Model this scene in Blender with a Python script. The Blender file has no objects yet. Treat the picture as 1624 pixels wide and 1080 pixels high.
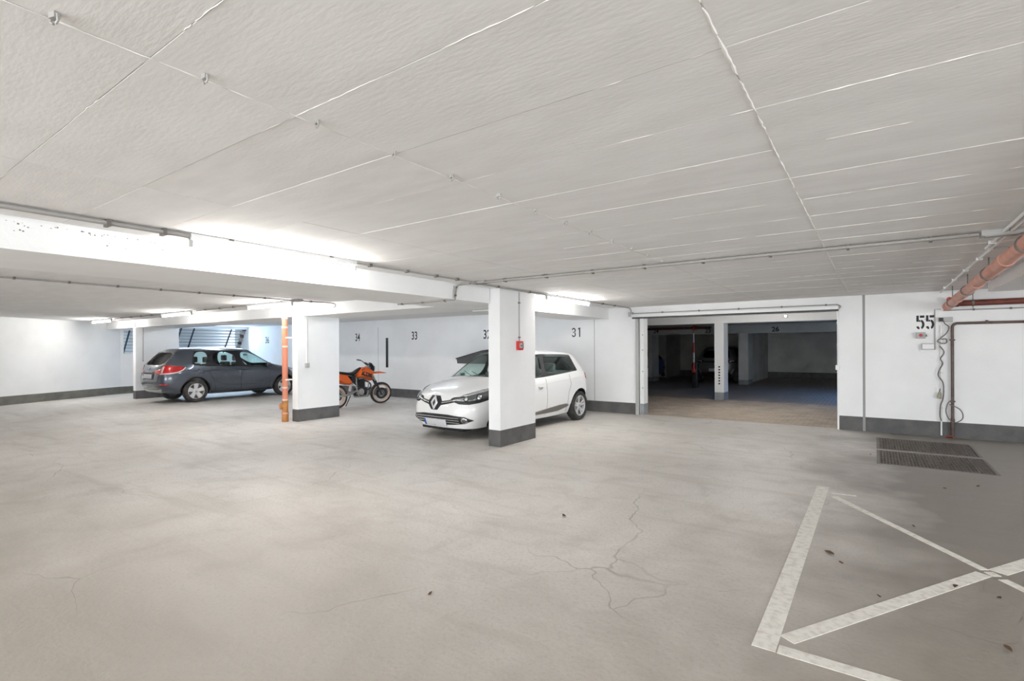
import bpy, bmesh, math, random
from mathutils import Vector, Matrix
from mathutils.bvhtree import BVHTree
random.seed(7)
R = math.radians
sc = bpy.context.scene
col = sc.collection

# ------------------------------------------------------------------ camera, world, exposure
cd = bpy.data.cameras.new('camera'); cam = bpy.data.objects.new('camera', cd); col.objects.link(cam)
cd.sensor_fit = 'HORIZONTAL'; cd.sensor_width = 36.0
cd.lens = 36.0 * 815.0 / 1624.0
cd.shift_x = 0.0; cd.shift_y = 12.5 / 1624.0
cd.clip_start = 0.05; cd.clip_end = 200
yaw = R(35.2)
fwd = Vector((-math.sin(yaw), math.cos(yaw), 0)); rgt = Vector((math.cos(yaw), math.sin(yaw), 0)); up = Vector((0, 0, 1))
rot = Matrix((rgt, up, -fwd)).transposed() @ Matrix.Rotation(R(-0.25), 3, 'Z')
cam.matrix_world = Matrix.Translation((0, 0, 1.55)) @ rot.to_4x4()
sc.camera = cam

world = bpy.data.worlds.new('sky'); sc.world = world; world.use_nodes = True
wb = world.node_tree.nodes['Background']
wb.inputs[0].default_value = (0.72, 0.86, 1.0, 1); wb.inputs[1].default_value = 2.4

sc.view_settings.view_transform = 'Standard'; sc.view_settings.look = 'None'
sc.view_settings.gamma = 1.0; sc.view_settings.use_curve_mapping = False
sc.view_settings.exposure = 1.24
sc.cycles.max_bounces = 6; sc.cycles.diffuse_bounces = 4; sc.cycles.glossy_bounces = 3
sc.cycles.use_adaptive_sampling = True; sc.cycles.adaptive_threshold = 0.06; sc.cycles.adaptive_min_samples = 8
sc.cycles.transparent_max_bounces = 12; sc.cycles.caustics_reflective = False; sc.cycles.caustics_refractive = False
sc.cycles.use_denoising = True
sc.cycles.use_light_tree = False
sc.cycles.sample_clamp_indirect = 6.0
LAMP = 84.0            # radiance of a fluorescent tube

def area_light(name, loc, rx, ry, rz, sx, sy, power, colour):
    l = bpy.data.lights.new(name, 'AREA'); l.shape = 'RECTANGLE'; l.size = sx; l.size_y = sy; l.energy = power; l.color = colour
    o = bpy.data.objects.new(name, l); o.location = loc; o.rotation_euler = (rx, ry, rz); col.objects.link(o); return o
SKY = (0.50, 0.72, 1.0)
# daylight entering through the shaft windows of the far wall and down the driveway ramp
area_light('daylight_window', (-21.86, 10.0, 2.0), 0, R(-90), 0, 0.7, 2.5, 26, SKY)
ramp = area_light('daylight_ramp', (2.6, 18.2, 2.4), 0, R(30), 0, 2.0, 3.2, 80, (0.13, 0.38, 1.0)); ramp.data.spread = R(105)
# added fill lights to brighten the ceiling, in assumed openings behind and right of camera
area_light('fill_entrance', (-2.0, -5.9, 1.15), R(90), 0, 0, 11.0, 2.2, 215, (1.0, 0.975, 0.945))
area_light('fill_side', (7.1, 1.5, 1.15), 0, R(90), 0, 2.2, 7.0, 115, (1.0, 0.975, 0.945))

# ------------------------------------------------------------------ materials
def nodes(m): return m.node_tree.nodes, m.node_tree.links
def plain(name, c, rough=0.5, metal=0.0, coat=0.0, emit=None, es=1.0, spec=0.5):
    m = bpy.data.materials.new(name); m.use_nodes = True
    p = m.node_tree.nodes['Principled BSDF']
    p.inputs['Base Color'].default_value = (*c, 1); p.inputs['Roughness'].default_value = rough
    p.inputs['Metallic'].default_value = metal; p.inputs['Coat Weight'].default_value = coat
    p.inputs['Coat Roughness'].default_value = 0.05; p.inputs['Specular IOR Level'].default_value = spec
    if emit: p.inputs['Emission Color'].default_value = (*emit, 1); p.inputs['Emission Strength'].default_value = es
    return m
def mottled(name, c1, c2, scale=6.0, rough=0.6, bump=0.15, bscale=60.0, stretch=(1, 1, 1), detail=3, metal=0.0, lo=0.35, hi=0.65, dist=0.02):
    m = plain(name, c1, rough, metal); n, l = nodes(m); p = n['Principled BSDF']
    tc = n.new('ShaderNodeTexCoord'); mp = n.new('ShaderNodeMapping'); mp.inputs['Scale'].default_value = stretch
    l.new(tc.outputs['Object'], mp.inputs[0])
    t = n.new('ShaderNodeTexNoise'); t.inputs['Scale'].default_value = scale; t.inputs['Detail'].default_value = detail
    l.new(mp.outputs[0], t.inputs['Vector'])
    r = n.new('ShaderNodeMapRange'); r.inputs[1].default_value = lo; r.inputs[2].default_value = hi
    l.new(t.outputs['Fac'], r.inputs[0])
    mx = n.new('ShaderNodeMix'); mx.data_type = 'RGBA'; mx.inputs[6].default_value = (*c1, 1); mx.inputs[7].default_value = (*c2, 1)
    l.new(r.outputs[0], mx.inputs[0]); l.new(mx.outputs[2], p.inputs['Base Color'])
    if bump:
        b = n.new('ShaderNodeTexNoise'); b.inputs['Scale'].default_value = bscale; b.inputs['Detail'].default_value = 2
        l.new(mp.outputs[0], b.inputs['Vector'])
        bp = n.new('ShaderNodeBump'); bp.inputs['Strength'].default_value = bump; bp.inputs['Distance'].default_value = dist
        l.new(b.outputs['Fac'], bp.inputs['Height']); l.new(bp.outputs[0], p.inputs['Normal'])
    return m

def floor_material():
    m = plain('floor_concrete', (0.5, 0.46, 0.4), 0.5); n, l = nodes(m); p = n['Principled BSDF']
    tc = n.new('ShaderNodeTexCoord')
    def noise(scale, detail=6, rough=0.6, vec=None, dist=0.0):
        t = n.new('ShaderNodeTexNoise'); t.inputs['Scale'].default_value = scale; t.inputs['Detail'].default_value = detail
        t.inputs['Roughness'].default_value = rough; t.inputs['Distortion'].default_value = dist
        l.new(vec if vec else tc.outputs['Object'], t.inputs['Vector']); return t.outputs['Fac']
    def rng(x, a, b, c=0.0, d=1.0):
        r = n.new('ShaderNodeMapRange'); r.inputs[1].default_value = a; r.inputs[2].default_value = b
        r.inputs[3].default_value = c; r.inputs[4].default_value = d; l.new(x, r.inputs[0]); return r.outputs[0]
    def mix(f, a, b):
        x = n.new('ShaderNodeMix'); x.data_type = 'RGBA'
        l.new(f, x.inputs[0])
        for k, v in ((6, a), (7, b)):
            if isinstance(v, tuple): x.inputs[k].default_value = (*v, 1)
            else: l.new(v, x.inputs[k])
        return x.outputs[2]
    c = mix(rng(noise(0.55, 3, 0.55), 0.35, 0.68), (0.73, 0.70, 0.665), (0.61, 0.575, 0.53))
    c = mix(rng(noise(2.3, 5, 0.65, dist=0.6), 0.50, 0.70, 0, 0.45), c, (0.42, 0.39, 0.35))
    c = mix(rng(noise(1.1, 4, 0.6, dist=1.2), 0.54, 0.72, 0, 0.40), c, (0.78, 0.755, 0.72))
    c = mix(rng(noise(38, 3, 0.7), 0.50, 0.72, 0, 0.40), c, (0.28, 0.25, 0.215))
    # long soft sweeping marks left by tyres and cleaning
    mp = n.new('ShaderNodeMapping'); mp.inputs['Rotation'].default_value = (0, 0, R(38)); mp.inputs['Scale'].default_value = (0.35, 2.6, 1); l.new(tc.outputs['Object'], mp.inputs[0])
    c = mix(rng(noise(1.6, 5, 0.62, mp.outputs[0], 0.5), 0.52, 0.68, 0, 0.42), c, (0.45, 0.412, 0.365))
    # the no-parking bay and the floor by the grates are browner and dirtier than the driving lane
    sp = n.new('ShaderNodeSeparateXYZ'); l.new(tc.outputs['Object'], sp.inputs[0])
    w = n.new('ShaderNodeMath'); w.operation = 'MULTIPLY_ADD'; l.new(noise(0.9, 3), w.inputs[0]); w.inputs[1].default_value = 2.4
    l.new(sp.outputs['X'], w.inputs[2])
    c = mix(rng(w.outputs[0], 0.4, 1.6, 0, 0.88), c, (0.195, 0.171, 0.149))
    # foreground concrete browner with dirt and painted darker to offset the fill lighting
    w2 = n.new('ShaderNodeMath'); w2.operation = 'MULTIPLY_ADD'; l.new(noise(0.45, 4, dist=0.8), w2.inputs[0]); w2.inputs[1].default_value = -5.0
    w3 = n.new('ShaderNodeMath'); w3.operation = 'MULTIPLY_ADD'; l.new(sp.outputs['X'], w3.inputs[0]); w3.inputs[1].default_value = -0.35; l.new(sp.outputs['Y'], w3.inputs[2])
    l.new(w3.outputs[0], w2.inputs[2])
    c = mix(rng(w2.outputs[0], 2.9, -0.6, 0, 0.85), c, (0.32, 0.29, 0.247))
    # hairline cracks
    dn = n.new('ShaderNodeTexNoise'); dn.inputs['Scale'].default_value = 1.3; dn.inputs['Detail'].default_value = 3
    l.new(tc.outputs['Object'], dn.inputs['Vector'])
    va = n.new('ShaderNodeVectorMath'); va.operation = 'MULTIPLY_ADD'; l.new(dn.outputs['Color'], va.inputs[0]); va.inputs[1].default_value = (0.7, 0.7, 0)
    l.new(tc.outputs['Object'], va.inputs[2])
    vo = n.new('ShaderNodeTexVoronoi'); vo.feature = 'DISTANCE_TO_EDGE'; vo.inputs['Scale'].default_value = 0.42; l.new(va.outputs[0], vo.inputs['Vector'])
    cr = rng(vo.outputs['Distance'], 0.0, 0.003, 1.0, 0.0)
    ms = n.new('ShaderNodeMath'); ms.operation = 'MULTIPLY'; l.new(cr, ms.inputs[0]); l.new(rng(noise(0.8, 2), 0.48, 0.60, 0, 0.6), ms.inputs[1])
    c = mix(ms.outputs[0], c, (0.20, 0.18, 0.155))
    l.new(c, p.inputs['Base Color'])
    p.inputs['Roughness'].default_value = 0.52
    h = n.new('ShaderNodeMath'); h.operation = 'SUBTRACT'; l.new(noise(26, 3, 0.6), h.inputs[0]); l.new(ms.outputs[0], h.inputs[1])
    b = n.new('ShaderNodeBump'); b.inputs['Strength'].default_value = 0.12; b.inputs['Distance'].default_value = 0.02
    l.new(h.outputs[0], b.inputs['Height']); l.new(b.outputs[0], p.inputs['Normal'])
    return m

def glass_material(name, tint, gl=0.02, refl=0.6):
    m = bpy.data.materials.new(name); m.use_nodes = True; n, l = nodes(m); n.remove(n['Principled BSDF'])
    t = n.new('ShaderNodeBsdfTransparent'); t.inputs[0].default_value = (*tint, 1)
    g = n.new('ShaderNodeBsdfGlossy'); g.inputs['Roughness'].default_value = gl
    w = n.new('ShaderNodeLayerWeight'); pw = n.new('ShaderNodeMath'); pw.operation = 'POWER'; l.new(w.outputs['Facing'], pw.inputs[0]); pw.inputs[1].default_value = 4.0
    f = n.new('ShaderNodeMath'); f.operation = 'MULTIPLY_ADD'; l.new(pw.outputs[0], f.inputs[0]); f.inputs[1].default_value = refl; f.inputs[2].default_value = refl * .1
    x = n.new('ShaderNodeMixShader'); l.new(f.outputs[0], x.inputs[0]); l.new(t.outputs[0], x.inputs[1]); l.new(g.outputs[0], x.inputs[2])
    l.new(x.outputs[0], n['Material Output'].inputs[0]); return m

M = {}
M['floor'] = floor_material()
M['ceil'] = mottled('ceiling_concrete', (0.82, 0.812, 0.805), (0.77, 0.76, 0.75), 2.2, 0.85, 0.10, 18.0, (1.0, 3.0, 1), detail=3, dist=0.012)
M['ceil2'] = mottled('ceiling_concrete_warm', (0.82, 0.805, 0.795), (0.76, 0.748, 0.738), 2.6, 0.85, 0.11, 20.0, (1.0, 4.0, 1), detail=3, dist=0.012)
M['ridge'] = plain('seam_paint', (0.84, 0.82, 0.79), 0.75)
M['wall'] = mottled('white_wall_paint', (0.87, 0.87, 0.865), (0.825, 0.825, 0.82), 1.6, 0.75, 0.12, 30.0)
M['band'] = mottled('grey_skirting_paint', (0.085, 0.085, 0.085), (0.125, 0.12, 0.115), 5.0, 0.65, 0.2, 40.0)
M['bandlight'] = mottled('light_grey_skirting', (0.23, 0.24, 0.25), (0.30, 0.31, 0.32), 6.0, 0.7)
M['band_olive'] = mottled('olive_skirting_paint', (0.125, 0.125, 0.105), (0.17, 0.165, 0.14), 5.0, 0.65, 0.2, 40.0)
M['line'] = mottled('line_paint', (0.80, 0.775, 0.72), (0.62, 0.585, 0.525), 22.0, 0.7, 0.1, 80.0, lo=0.45, hi=0.72)
M['zinc'] = plain('galvanised_steel', (0.55, 0.55, 0.54), 0.35, 0.85)
M['conduit'] = plain('grey_conduit', (0.36, 0.345, 0.33), 0.5)
M['clip'] = plain('dark_clip', (0.16, 0.145, 0.13), 0.6)
M['white'] = plain('white_plastic', (0.82, 0.82, 0.81), 0.4)
M['greybox'] = plain('grey_box_plastic', (0.42, 0.42, 0.41), 0.5)
M['black'] = plain('black_plastic', (0.018, 0.018, 0.02), 0.45)
M['ink'] = plain('stencil_black', (0.03, 0.03, 0.033), 0.8)
M['rubber'] = mottled('tyre_rubber', (0.028, 0.028, 0.03), (0.06, 0.056, 0.05), 9.0, 0.8, 0)
M['tube'] = plain('lit_tube', (1, 1, 1), 0.4, emit=(1.0, 0.968, 0.93), es=LAMP)
M['filltube'] = plain('fill_cool_tube', (1, 1, 1), 0.4, emit=(0.80, 0.89, 1.0), es=LAMP * .58)  # only for the lamps added behind the cross beam to lift the bays
M['spot'] = plain('lit_spot', (1, 1, 1), 0.4, emit=(1.0, 0.93, 0.82), es=60.0)
M['orange'] = mottled('orange_drain_plastic', (0.66, 0.20, 0.10), (0.58, 0.22, 0.14), 4.0, 0.45, 0)
M['orangew'] = mottled('weathered_orange_pipe', (0.60, 0.27, 0.19), (0.68, 0.36, 0.28), 7.0, 0.5, 0.1, 30)
M['fitting'] = mottled('orange_brown_fitting', (0.52, 0.22, 0.05), (0.36, 0.15, 0.05), 12.0, 0.55, 0.1, 40)
M['rustpipe'] = mottled('red_brown_iron', (0.19, 0.045, 0.025), (0.13, 0.03, 0.02), 8.0, 0.5, 0.1, 50)
M['brownpipe'] = mottled('brown_steel_pipe', (0.085, 0.052, 0.046), (0.13, 0.088, 0.075), 9.0, 0.5, 0.1, 50)
M['red'] = plain('signal_red', (0.60, 0.035, 0.03), 0.4)
M['grate'] = mottled('grate_steel', (0.20, 0.175, 0.155), (0.12, 0.10, 0.085), 14.0, 0.5, 0, metal=0.5)
M['pit'] = plain('pit_dirt', (0.03, 0.025, 0.022), 0.9)
M['paver'] = mottled('concrete_paver', (0.52, 0.44, 0.36), (0.40, 0.34, 0.28), 2.5, 0.75, 0.2, 50.0)
M['joint'] = plain('joint_sand', (0.10, 0.085, 0.07), 0.9)
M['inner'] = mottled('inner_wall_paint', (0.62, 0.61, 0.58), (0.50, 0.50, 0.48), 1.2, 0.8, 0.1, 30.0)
M['louvre'] = plain('pale_louvre_metal', (0.62, 0.68, 0.72), 0.4, 0.3)
M['bluebar'] = plain('dark_blue_bar', (0.03, 0.055, 0.085), 0.5)
M['leaf'] = plain('dry_leaf', (0.10, 0.06, 0.03), 0.9)
M['stainless'] = plain('alloy_silver', (0.74, 0.74, 0.74), 0.35, 0.45)
M['chrome'] = plain('chrome', (0.85, 0.85, 0.86), 0.08, 1.0)
M['case'] = plain('dark_grey_case', (0.075, 0.075, 0.078), 0.6)

# ------------------------------------------------------------------ mesh helpers
def tag(o, label=None, cat=None, group=None, kind=None):
    if label: o['label'] = label
    if cat: o['category'] = cat
    if group: o['group'] = group
    if kind: o['kind'] = kind
    return o
def empty(name, loc=(0, 0, 0), rz=0.0):
    o = bpy.data.objects.new(name, None); o.location = loc; o.rotation_euler = (0, 0, rz); o.empty_display_size = 0.1
    col.objects.link(o); return o
def link(name, me, mat, parent=None, loc=None):
    o = bpy.data.objects.new(name, me)
    if mat is not None and not me.materials: me.materials.append(mat)
    if parent is not None: o.parent = parent
    if loc is not None: o.location = loc
    col.objects.link(o); return o

class MB:
    def __init__(s): s.v = []; s.f = []; s.sm = []
    def add(s, v, f, smooth=False):
        b = len(s.v); s.v += [tuple(p) for p in v]; s.f += [tuple(i + b for i in q) for q in f]; s.sm += [smooth] * len(f); return s
    def box(s, x0, x1, y0, y1, z0, z1):
        v = [(x0, y0, z0), (x1, y0, z0), (x1, y1, z0), (x0, y1, z0), (x0, y0, z1), (x1, y0, z1), (x1, y1, z1), (x0, y1, z1)]
        return s.add(v, [(0, 3, 2, 1), (4, 5, 6, 7), (0, 1, 5, 4), (1, 2, 6, 5), (2, 3, 7, 6), (3, 0, 4, 7)])
    def rbox(s, x0, x1, y0, y1, z0, z1, b):
        bm = bmesh.new()
        bmesh.ops.create_cube(bm, size=1)
        for v in bm.verts: v.co = Vector((x0 + (v.co.x + .5) * (x1 - x0), y0 + (v.co.y + .5) * (y1 - y0), z0 + (v.co.z + .5) * (z1 - z0)))
        bmesh.ops.bevel(bm, geom=list(bm.edges), offset=b, segments=2, affect='EDGES', profile=0.6)
        return s.bm(bm, True)
    def bm(s, bm, smooth=False):
        bm.verts.index_update()
        s.add([v.co for v in bm.verts], [[v.index for v in f.verts] for f in bm.faces], smooth); bm.free(); return s
    def tube(s, pts, r, n=8, caps=True):
        pts = [Vector(p) for p in pts]; rs = r if isinstance(r, (list, tuple)) else [r] * len(pts)
        rings = []; prev = None
        for i, p in enumerate(pts):
            d = (pts[min(i + 1, len(pts) - 1)] - pts[max(i - 1, 0)])
            if d.length < 1e-9: d = Vector((0, 0, 1))
            d.normalize()
            if prev is None:
                a = Vector((0, 0, 1)) if abs(d.z) < 0.9 else Vector((1, 0, 0))
                u = d.cross(a).normalized()
            else:
                u = (prev - d * prev.dot(d))
                u = u.normalized() if u.length > 1e-6 else d.orthogonal().normalized()
            prev = u; w = d.cross(u)
            rings.append([p + (u * math.cos(2 * math.pi * k / n) + w * math.sin(2 * math.pi * k / n)) * rs[i] for k in range(n)])
        v = [q for g in rings for q in g]; f = []
        for i in range(len(rings) - 1):
            for k in range(n):
                f.append((i * n + k, i * n + (k + 1) % n, (i + 1) * n + (k + 1) % n, (i + 1) * n + k))
        if caps: f.append(tuple(range(n - 1, -1, -1))); f.append(tuple((len(rings) - 1) * n + k for k in range(n)))
        return s.add(v, f, True)
    def lathe(s, prof, axis='x', c=(0, 0, 0), n=32, close=False):
        # prof: (radius, offset along the axis)
        v = []; f = []; c = Vector(c); P = len(prof)
        for k in range(n):
            a = 2 * math.pi * k / n; ca, sa = math.cos(a), math.sin(a)
            for r, t in prof:
                if axis == 'x': q = Vector((t, r * ca, r * sa))
                elif axis == 'y': q = Vector((r * ca, t, r * sa))
                else: q = Vector((r * ca, r * sa, t))
                v.append(c + q)
        for k in range(n):
            k2 = (k + 1) % n
            for i in range(P - 1 if not close else P):
                j = (i + 1) % P
                f.append((k * P + i, k2 * P + i, k2 * P + j, k * P + j))
        return s.add(v, f, True)
    def prism(s, poly, axis, a, b):
        # extrude a 2-D polygon along an axis from a to b; axis x: (y,z), y: (x,z), z: (x,y)
        def P(u, w, t): return {'x': (t, u, w), 'y': (u, t, w), 'z': (u, w, t)}[axis]
        n = len(poly); v = [P(u, w, a) for u, w in poly] + [P(u, w, b) for u, w in poly]
        f = [tuple(range(n)), tuple(range(2 * n - 1, n - 1, -1))] + [(i, i + n, (i + 1) % n + n, (i + 1) % n) for i in range(n)]
        return s.add(v, f)
    def xform(s, m):
        s.v = [tuple(m @ Vector(p)) for p in s.v]; return s
    def mesh(s, name):
        me = bpy.data.meshes.new(name); me.from_pydata(s.v, [], s.f); me.polygons.foreach_set('use_smooth', s.sm)
        bm = bmesh.new(); bm.from_mesh(me); bmesh.ops.recalc_face_normals(bm, faces=bm.faces)
        if any(s.sm):
            for e in bm.edges:
                if len(e.link_faces) == 2 and e.calc_face_angle(0) > 0.7: e.smooth = False
        bm.to_mesh(me); bm.free(); me.update(); return me
    def build(s, name, mat, parent=None, loc=None):
        return link(name, s.mesh(name), mat, parent, loc)
def box(name, x0, x1, y0, y1, z0, z1, mat, parent=None):
    return MB().box(x0, x1, y0, y1, z0, z1).build(name, mat, parent)
def bezier(pts, n=8):
    # Catmull-Rom through the points
    pts = [Vector(p) for p in pts]; P = [pts[0] * 2 - pts[1]] + pts + [pts[-1] * 2 - pts[-2]]; out = []
    for i in range(1, len(P) - 2):
        for k in range(n):
            t = k / n
            out.append(0.5 * ((2 * P[i]) + (P[i + 1] - P[i - 1]) * t + (2 * P[i - 1] - 5 * P[i] + 4 * P[i + 1] - P[i + 2]) * t * t + (3 * P[i] - P[i - 1] - 3 * P[i + 1] + P[i + 2]) * t ** 3))
    out.append(pts[-1]); return out
def text_mesh(name, s, size, extrude=0.001, xs=1.0, bold=0.0):
    cu = bpy.data.curves.new(name, 'FONT'); cu.body = s; cu.size = size; cu.extrude = extrude; cu.align_x = 'CENTER'; cu.align_y = 'CENTER'; cu.offset = bold
    o = bpy.data.objects.new(name, cu); col.objects.link(o); bpy.context.view_layer.update()
    me = bpy.data.meshes.new_from_object(o.evaluated_get(bpy.context.evaluated_depsgraph_get()))
    bpy.data.objects.remove(o); bpy.data.curves.remove(cu)
    for v in me.vertices: v.co.x *= xs
    me.materials.clear(); return me
def struct(o, label=None, cat=None): return tag(o, label, cat, kind='structure')
# ------------------------------------------------------------------ structure: floors
H = 2.5; YW = 11.44
PX0, PX1, PY0, PY1 = 0.02, 1.23, 8.38, 10.75      # pit under the two grates
fm = MB()
for x0, x1, y0, y1 in ((-25, PX0, -9, 11.56), (PX1, 9, -9, 11.56), (PX0, PX1, -9, PY0), (PX0, PX1, PY1, 11.56)):
    fm.add([(x0, y0, 0), (x1, y0, 0), (x1, y1, 0), (x0, y1, 0)], [(0, 1, 2, 3)])
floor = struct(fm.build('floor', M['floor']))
pm = MB()
pm.add([(PX0, PY0, 0), (PX1, PY0, 0), (PX1, PY1, 0), (PX0, PY1, 0), (PX0, PY0, -.35), (PX1, PY0, -.35), (PX1, PY1, -.35), (PX0, PY1, -.35)],
       [(4, 5, 6, 7), (0, 1, 5, 4), (1, 2, 6, 5), (2, 3, 7, 6), (3, 0, 4, 7)])
pm.build('drain_pit', M['pit'], floor)
def pline(p, q, w):
    p, q = Vector((*p, 0)), Vector((*q, 0)); d = (q - p).normalized(); nrm = Vector((-d.y, d.x, 0)) * w / 2
    v = [p - nrm, q - nrm, q + nrm, p + nrm]
    m = MB(); m.prism([(a.x, a.y) for a in v], 'z', 0.0, 0.0025); m.build('painted_line', M['line'], floor)
pline((-0.473, 2.90), (-0.473, 6.64), 0.112)
pline((-0.38, 6.405), (-0.16, 6.425), 0.04)
pline((-0.345, 6.27), (0.617, 4.79), 0.062)
pline((0.632, 4.762), (0.668, 4.705), 0.062)
pline((0.69, 4.66), (1.71, 3.14), 0.062)
pline((-0.385, 3.06), (0.600, 4.70), 0.088)
pline((0.685, 4.79), (1.68, 6.38), 0.105)
pline((-0.41, 2.94), (1.80, 2.94), 0.085)

# paved driveway behind the gate opening
finner = struct(box('floor_driveway', -13.5, 8, 11.56, 30, -0.08, -0.012, M['joint']))
pv = MB()
rows = 46
for r in range(rows):
    y = 11.57 + r * 0.1
    for k in range(52):
        x = -7.2 + k * 0.2 + (0.1 if r % 2 else 0)
        dz = random.uniform(-0.003, 0.003); g = 0.004
        pv.add([(x + g, y + g, dz - .012), (x + .2 - g, y + g, dz - .012), (x + .2 - g, y + .1 - g, dz - .012), (x + g, y + .1 - g, dz - .012),
                (x + g * 2, y + g * 2, dz - .003), (x + .2 - g * 2, y + g * 2, dz - .003), (x + .2 - g * 2, y + .1 - g * 2, dz - .003), (x + g * 2, y + .1 - g * 2, dz - .003)],
               [(4, 5, 6, 7), (0, 1, 5, 4), (1, 2, 6, 5), (2, 3, 7, 6), (3, 0, 4, 7)])
tag(pv.build('small_paver', M['paver'], finner), kind='stuff')
def far_paver_mat():
    m = plain('far_paving', (0.36, 0.3, 0.25), 0.75); n, l = nodes(m); p = n['Principled BSDF']
    tc = n.new('ShaderNodeTexCoord'); b = n.new('ShaderNodeTexBrick'); b.inputs['Scale'].default_value = 1.0
    b.inputs['Brick Width'].default_value = 0.2; b.inputs['Row Height'].default_value = 0.1; b.inputs['Mortar Size'].default_value = 0.006
    b.inputs['Color1'].default_value = (0.50, 0.43, 0.36, 1); b.inputs['Color2'].default_value = (0.40, 0.35, 0.295, 1); b.inputs['Mortar'].default_value = (0.09, 0.08, 0.07, 1)
    l.new(tc.outputs['Object'], b.inputs['Vector']); l.new(b.outputs['Color'], p.inputs['Base Color']); return m
M['farpave'] = far_paver_mat()
fp = MB(); fp.add([(-13.5, 16.17, -.004), (8, 16.17, -.004), (8, 30, -.004), (-13.5, 30, -.004)], [(0, 1, 2, 3)])
fp.add([(-13.5, 11.56, -.004), (-7.2, 11.56, -.004), (-7.2, 16.17, -.004), (-13.5, 16.17, -.004)], [(0, 1, 2, 3)])
fp.add([(3.3, 11.56, -.004), (8, 11.56, -.004), (8, 16.17, -.004), (3.3, 16.17, -.004)], [(0, 1, 2, 3)])
fp.build('far_paving', M['farpave'], finner)
struct(box('ground_outside', 8, 20, 11.5, 26, -0.1, 0.0, M['farpave']))

# ------------------------------------------------------------------ ceiling slab, formwork panels and seams
ceil = struct(box('ceiling', -25, 9, -9, 11.75, H + 0.004, H + 0.25, M['ceil']))
XS = [-4.97, -3.485, -1.925, -0.388, 1.15, 2.69]
YS = [0.69 + 0.5145 * k for k in range(-4, 21)] + [YW]
unit = MB()
unit.add([(0, 0, 0), (1, 0, 0), (1, 1, 0), (0, 1, 0), (0, 0, 1), (1, 0, 1), (1, 1, 1), (0, 1, 1)],
         [(0, 3, 2, 1), (4, 5, 6, 7), (0, 1, 5, 4), (1, 2, 6, 5), (2, 3, 7, 6), (3, 0, 4, 7)])
for i in range(len(XS) - 1):
    for j in range(len(YS) - 1):
        g = 0.0025; dz = random.uniform(-0.0013, 0.0013)
        x0, x1, y0, y1 = XS[i] + g, XS[i + 1] - g, YS[j] + g, YS[j + 1] - g
        if y1 - y0 < 0.05: continue
        m = MB(); m.box(x0, x1, y0, y1, H + dz, H + 0.006)
        m.build('formwork_panel', M['ceil' if random.random() < .6 else 'ceil2'], ceil)
def ridge(p, q, amp, dens, rr):
    # irregular bead of paint and mortar squeezed out along a formwork joint
    p, q = Vector(p), Vector(q); L = (q - p).length; d = (q - p).normalized(); m = MB(); t = 0.0
    while t < L:
        ln = rr.uniform(0.05, 0.35)
        if rr.random() < dens:
            k = max(3, int(ln / 0.03)); pts = []; rs = []
            for a in range(k + 1):
                tt = min(L, t + ln * a / k); s = d.cross(Vector((0, 0, 1))) * rr.uniform(-0.002, 0.002)
                pts.append(p + d * tt + s); rs.append(amp * rr.uniform(0.35, 1.0) * (0.4 if a in (0, k) else 1))
            m.tube(pts, [q * .75 for q in rs], 5)
        t += ln + rr.uniform(0, 0.05)
    if m.v: m.build('seam_ridge', M['ridge'], ceil)
rr = random.Random(3)
for x, a, dn in ((-3.485, .0025, .35), (-1.925, .0045, .85), (-0.388, .0095, .98), (1.15, .003, .5)):
    ridge((x, -1, H), (x, 11.4, H), a, dn, rr)
for j, y in enumerate(YS[2:-1]):
    for i in range(len(XS) - 1):
        ridge((XS[i], y, H), (XS[i + 1], y, H), (.0026, .003, .0038, .0055, .003)[i], (.3, .4, .4, .65, .25)[i], rr)

# ------------------------------------------------------------------ beams, columns
def beam(x0, x1, y0, y1, z0, label):
    return struct(box('ceiling_beam', x0, x1, y0, y1, z0, H + .004, M['wall']), label, 'beam')
BZ = 2.265
bF = beam(-6.15, -4.97, -9, 6.42, BZ, 'long white concrete ceiling beam above the nearest strip light, left of the lane')
beam(-6.2, -5.22, 7.5, YW, 2.25, 'short white ceiling beam between fire alarm column and the wall numbered 31')
beam(-22.3, -5.0, 6.42, 7.5, BZ, 'white cross beam resting on the columns above the dark estate and motorbike')
beam(1.38, 2.4, -9, 10.3, 2.36, 'white ceiling beam at right edge above the orange drain pipe')
beam(-13.5, 8, 15.8, 16.4, 2.26, 'cream beam across the driveway behind the gate opening, resting on the dotted column')
vd = MB(); rv = random.Random(5)
for k in range(70):
    y = rv.uniform(.3, 2.2); z = H - .035 - abs(rv.gauss(0, .012)) - (rv.uniform(.03, .09) if k % 6 == 0 else 0); s_ = rv.uniform(.0015, .005)
    vd.box(-4.9705, -4.9685, y - s_ * rv.uniform(.6, 2), y + s_, z - s_, z + s_)
tag(vd.build('paint_void', M['clip'], bF), kind='stuff')
def column(x0, x1, y0, y1, z1, label, bandz=0.262, bm='band', wm='wall'):
    e = tag(empty('column', ((x0 + x1) / 2, (y0 + y1) / 2, 0)), label, 'column', kind='structure')
    a, b = (x1 - x0) / 2, (y1 - y0) / 2
    MB().box(-a, a, -b, b, bandz, z1).build('shaft', M[wm], e)
    MB().box(-a - .002, a + .002, -b - .002, b + .002, 0, bandz).build('base_band', M[bm], e)
    return e
col1 = column(-5.02, -4.795, 6.47, 7.49, H + .004, 'white slab column carrying the red fire alarm box, in front of the white hatchback')
col2 = column(-10.27, -10.07, 6.33, 7.37, BZ, 'white slab column with orange standpipe on its left edge, beside the motorbike')
col3 = column(-19.30, -19.10, 6.42, 7.66, BZ, 'slim white column at the tail of the dark estate car', 0.26)
dcol = column(-3.86, -3.60, 15.84, 16.36, 2.26, 'white column with a row of black dots, inside the gate opening', 0.23, 'bandlight')
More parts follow.
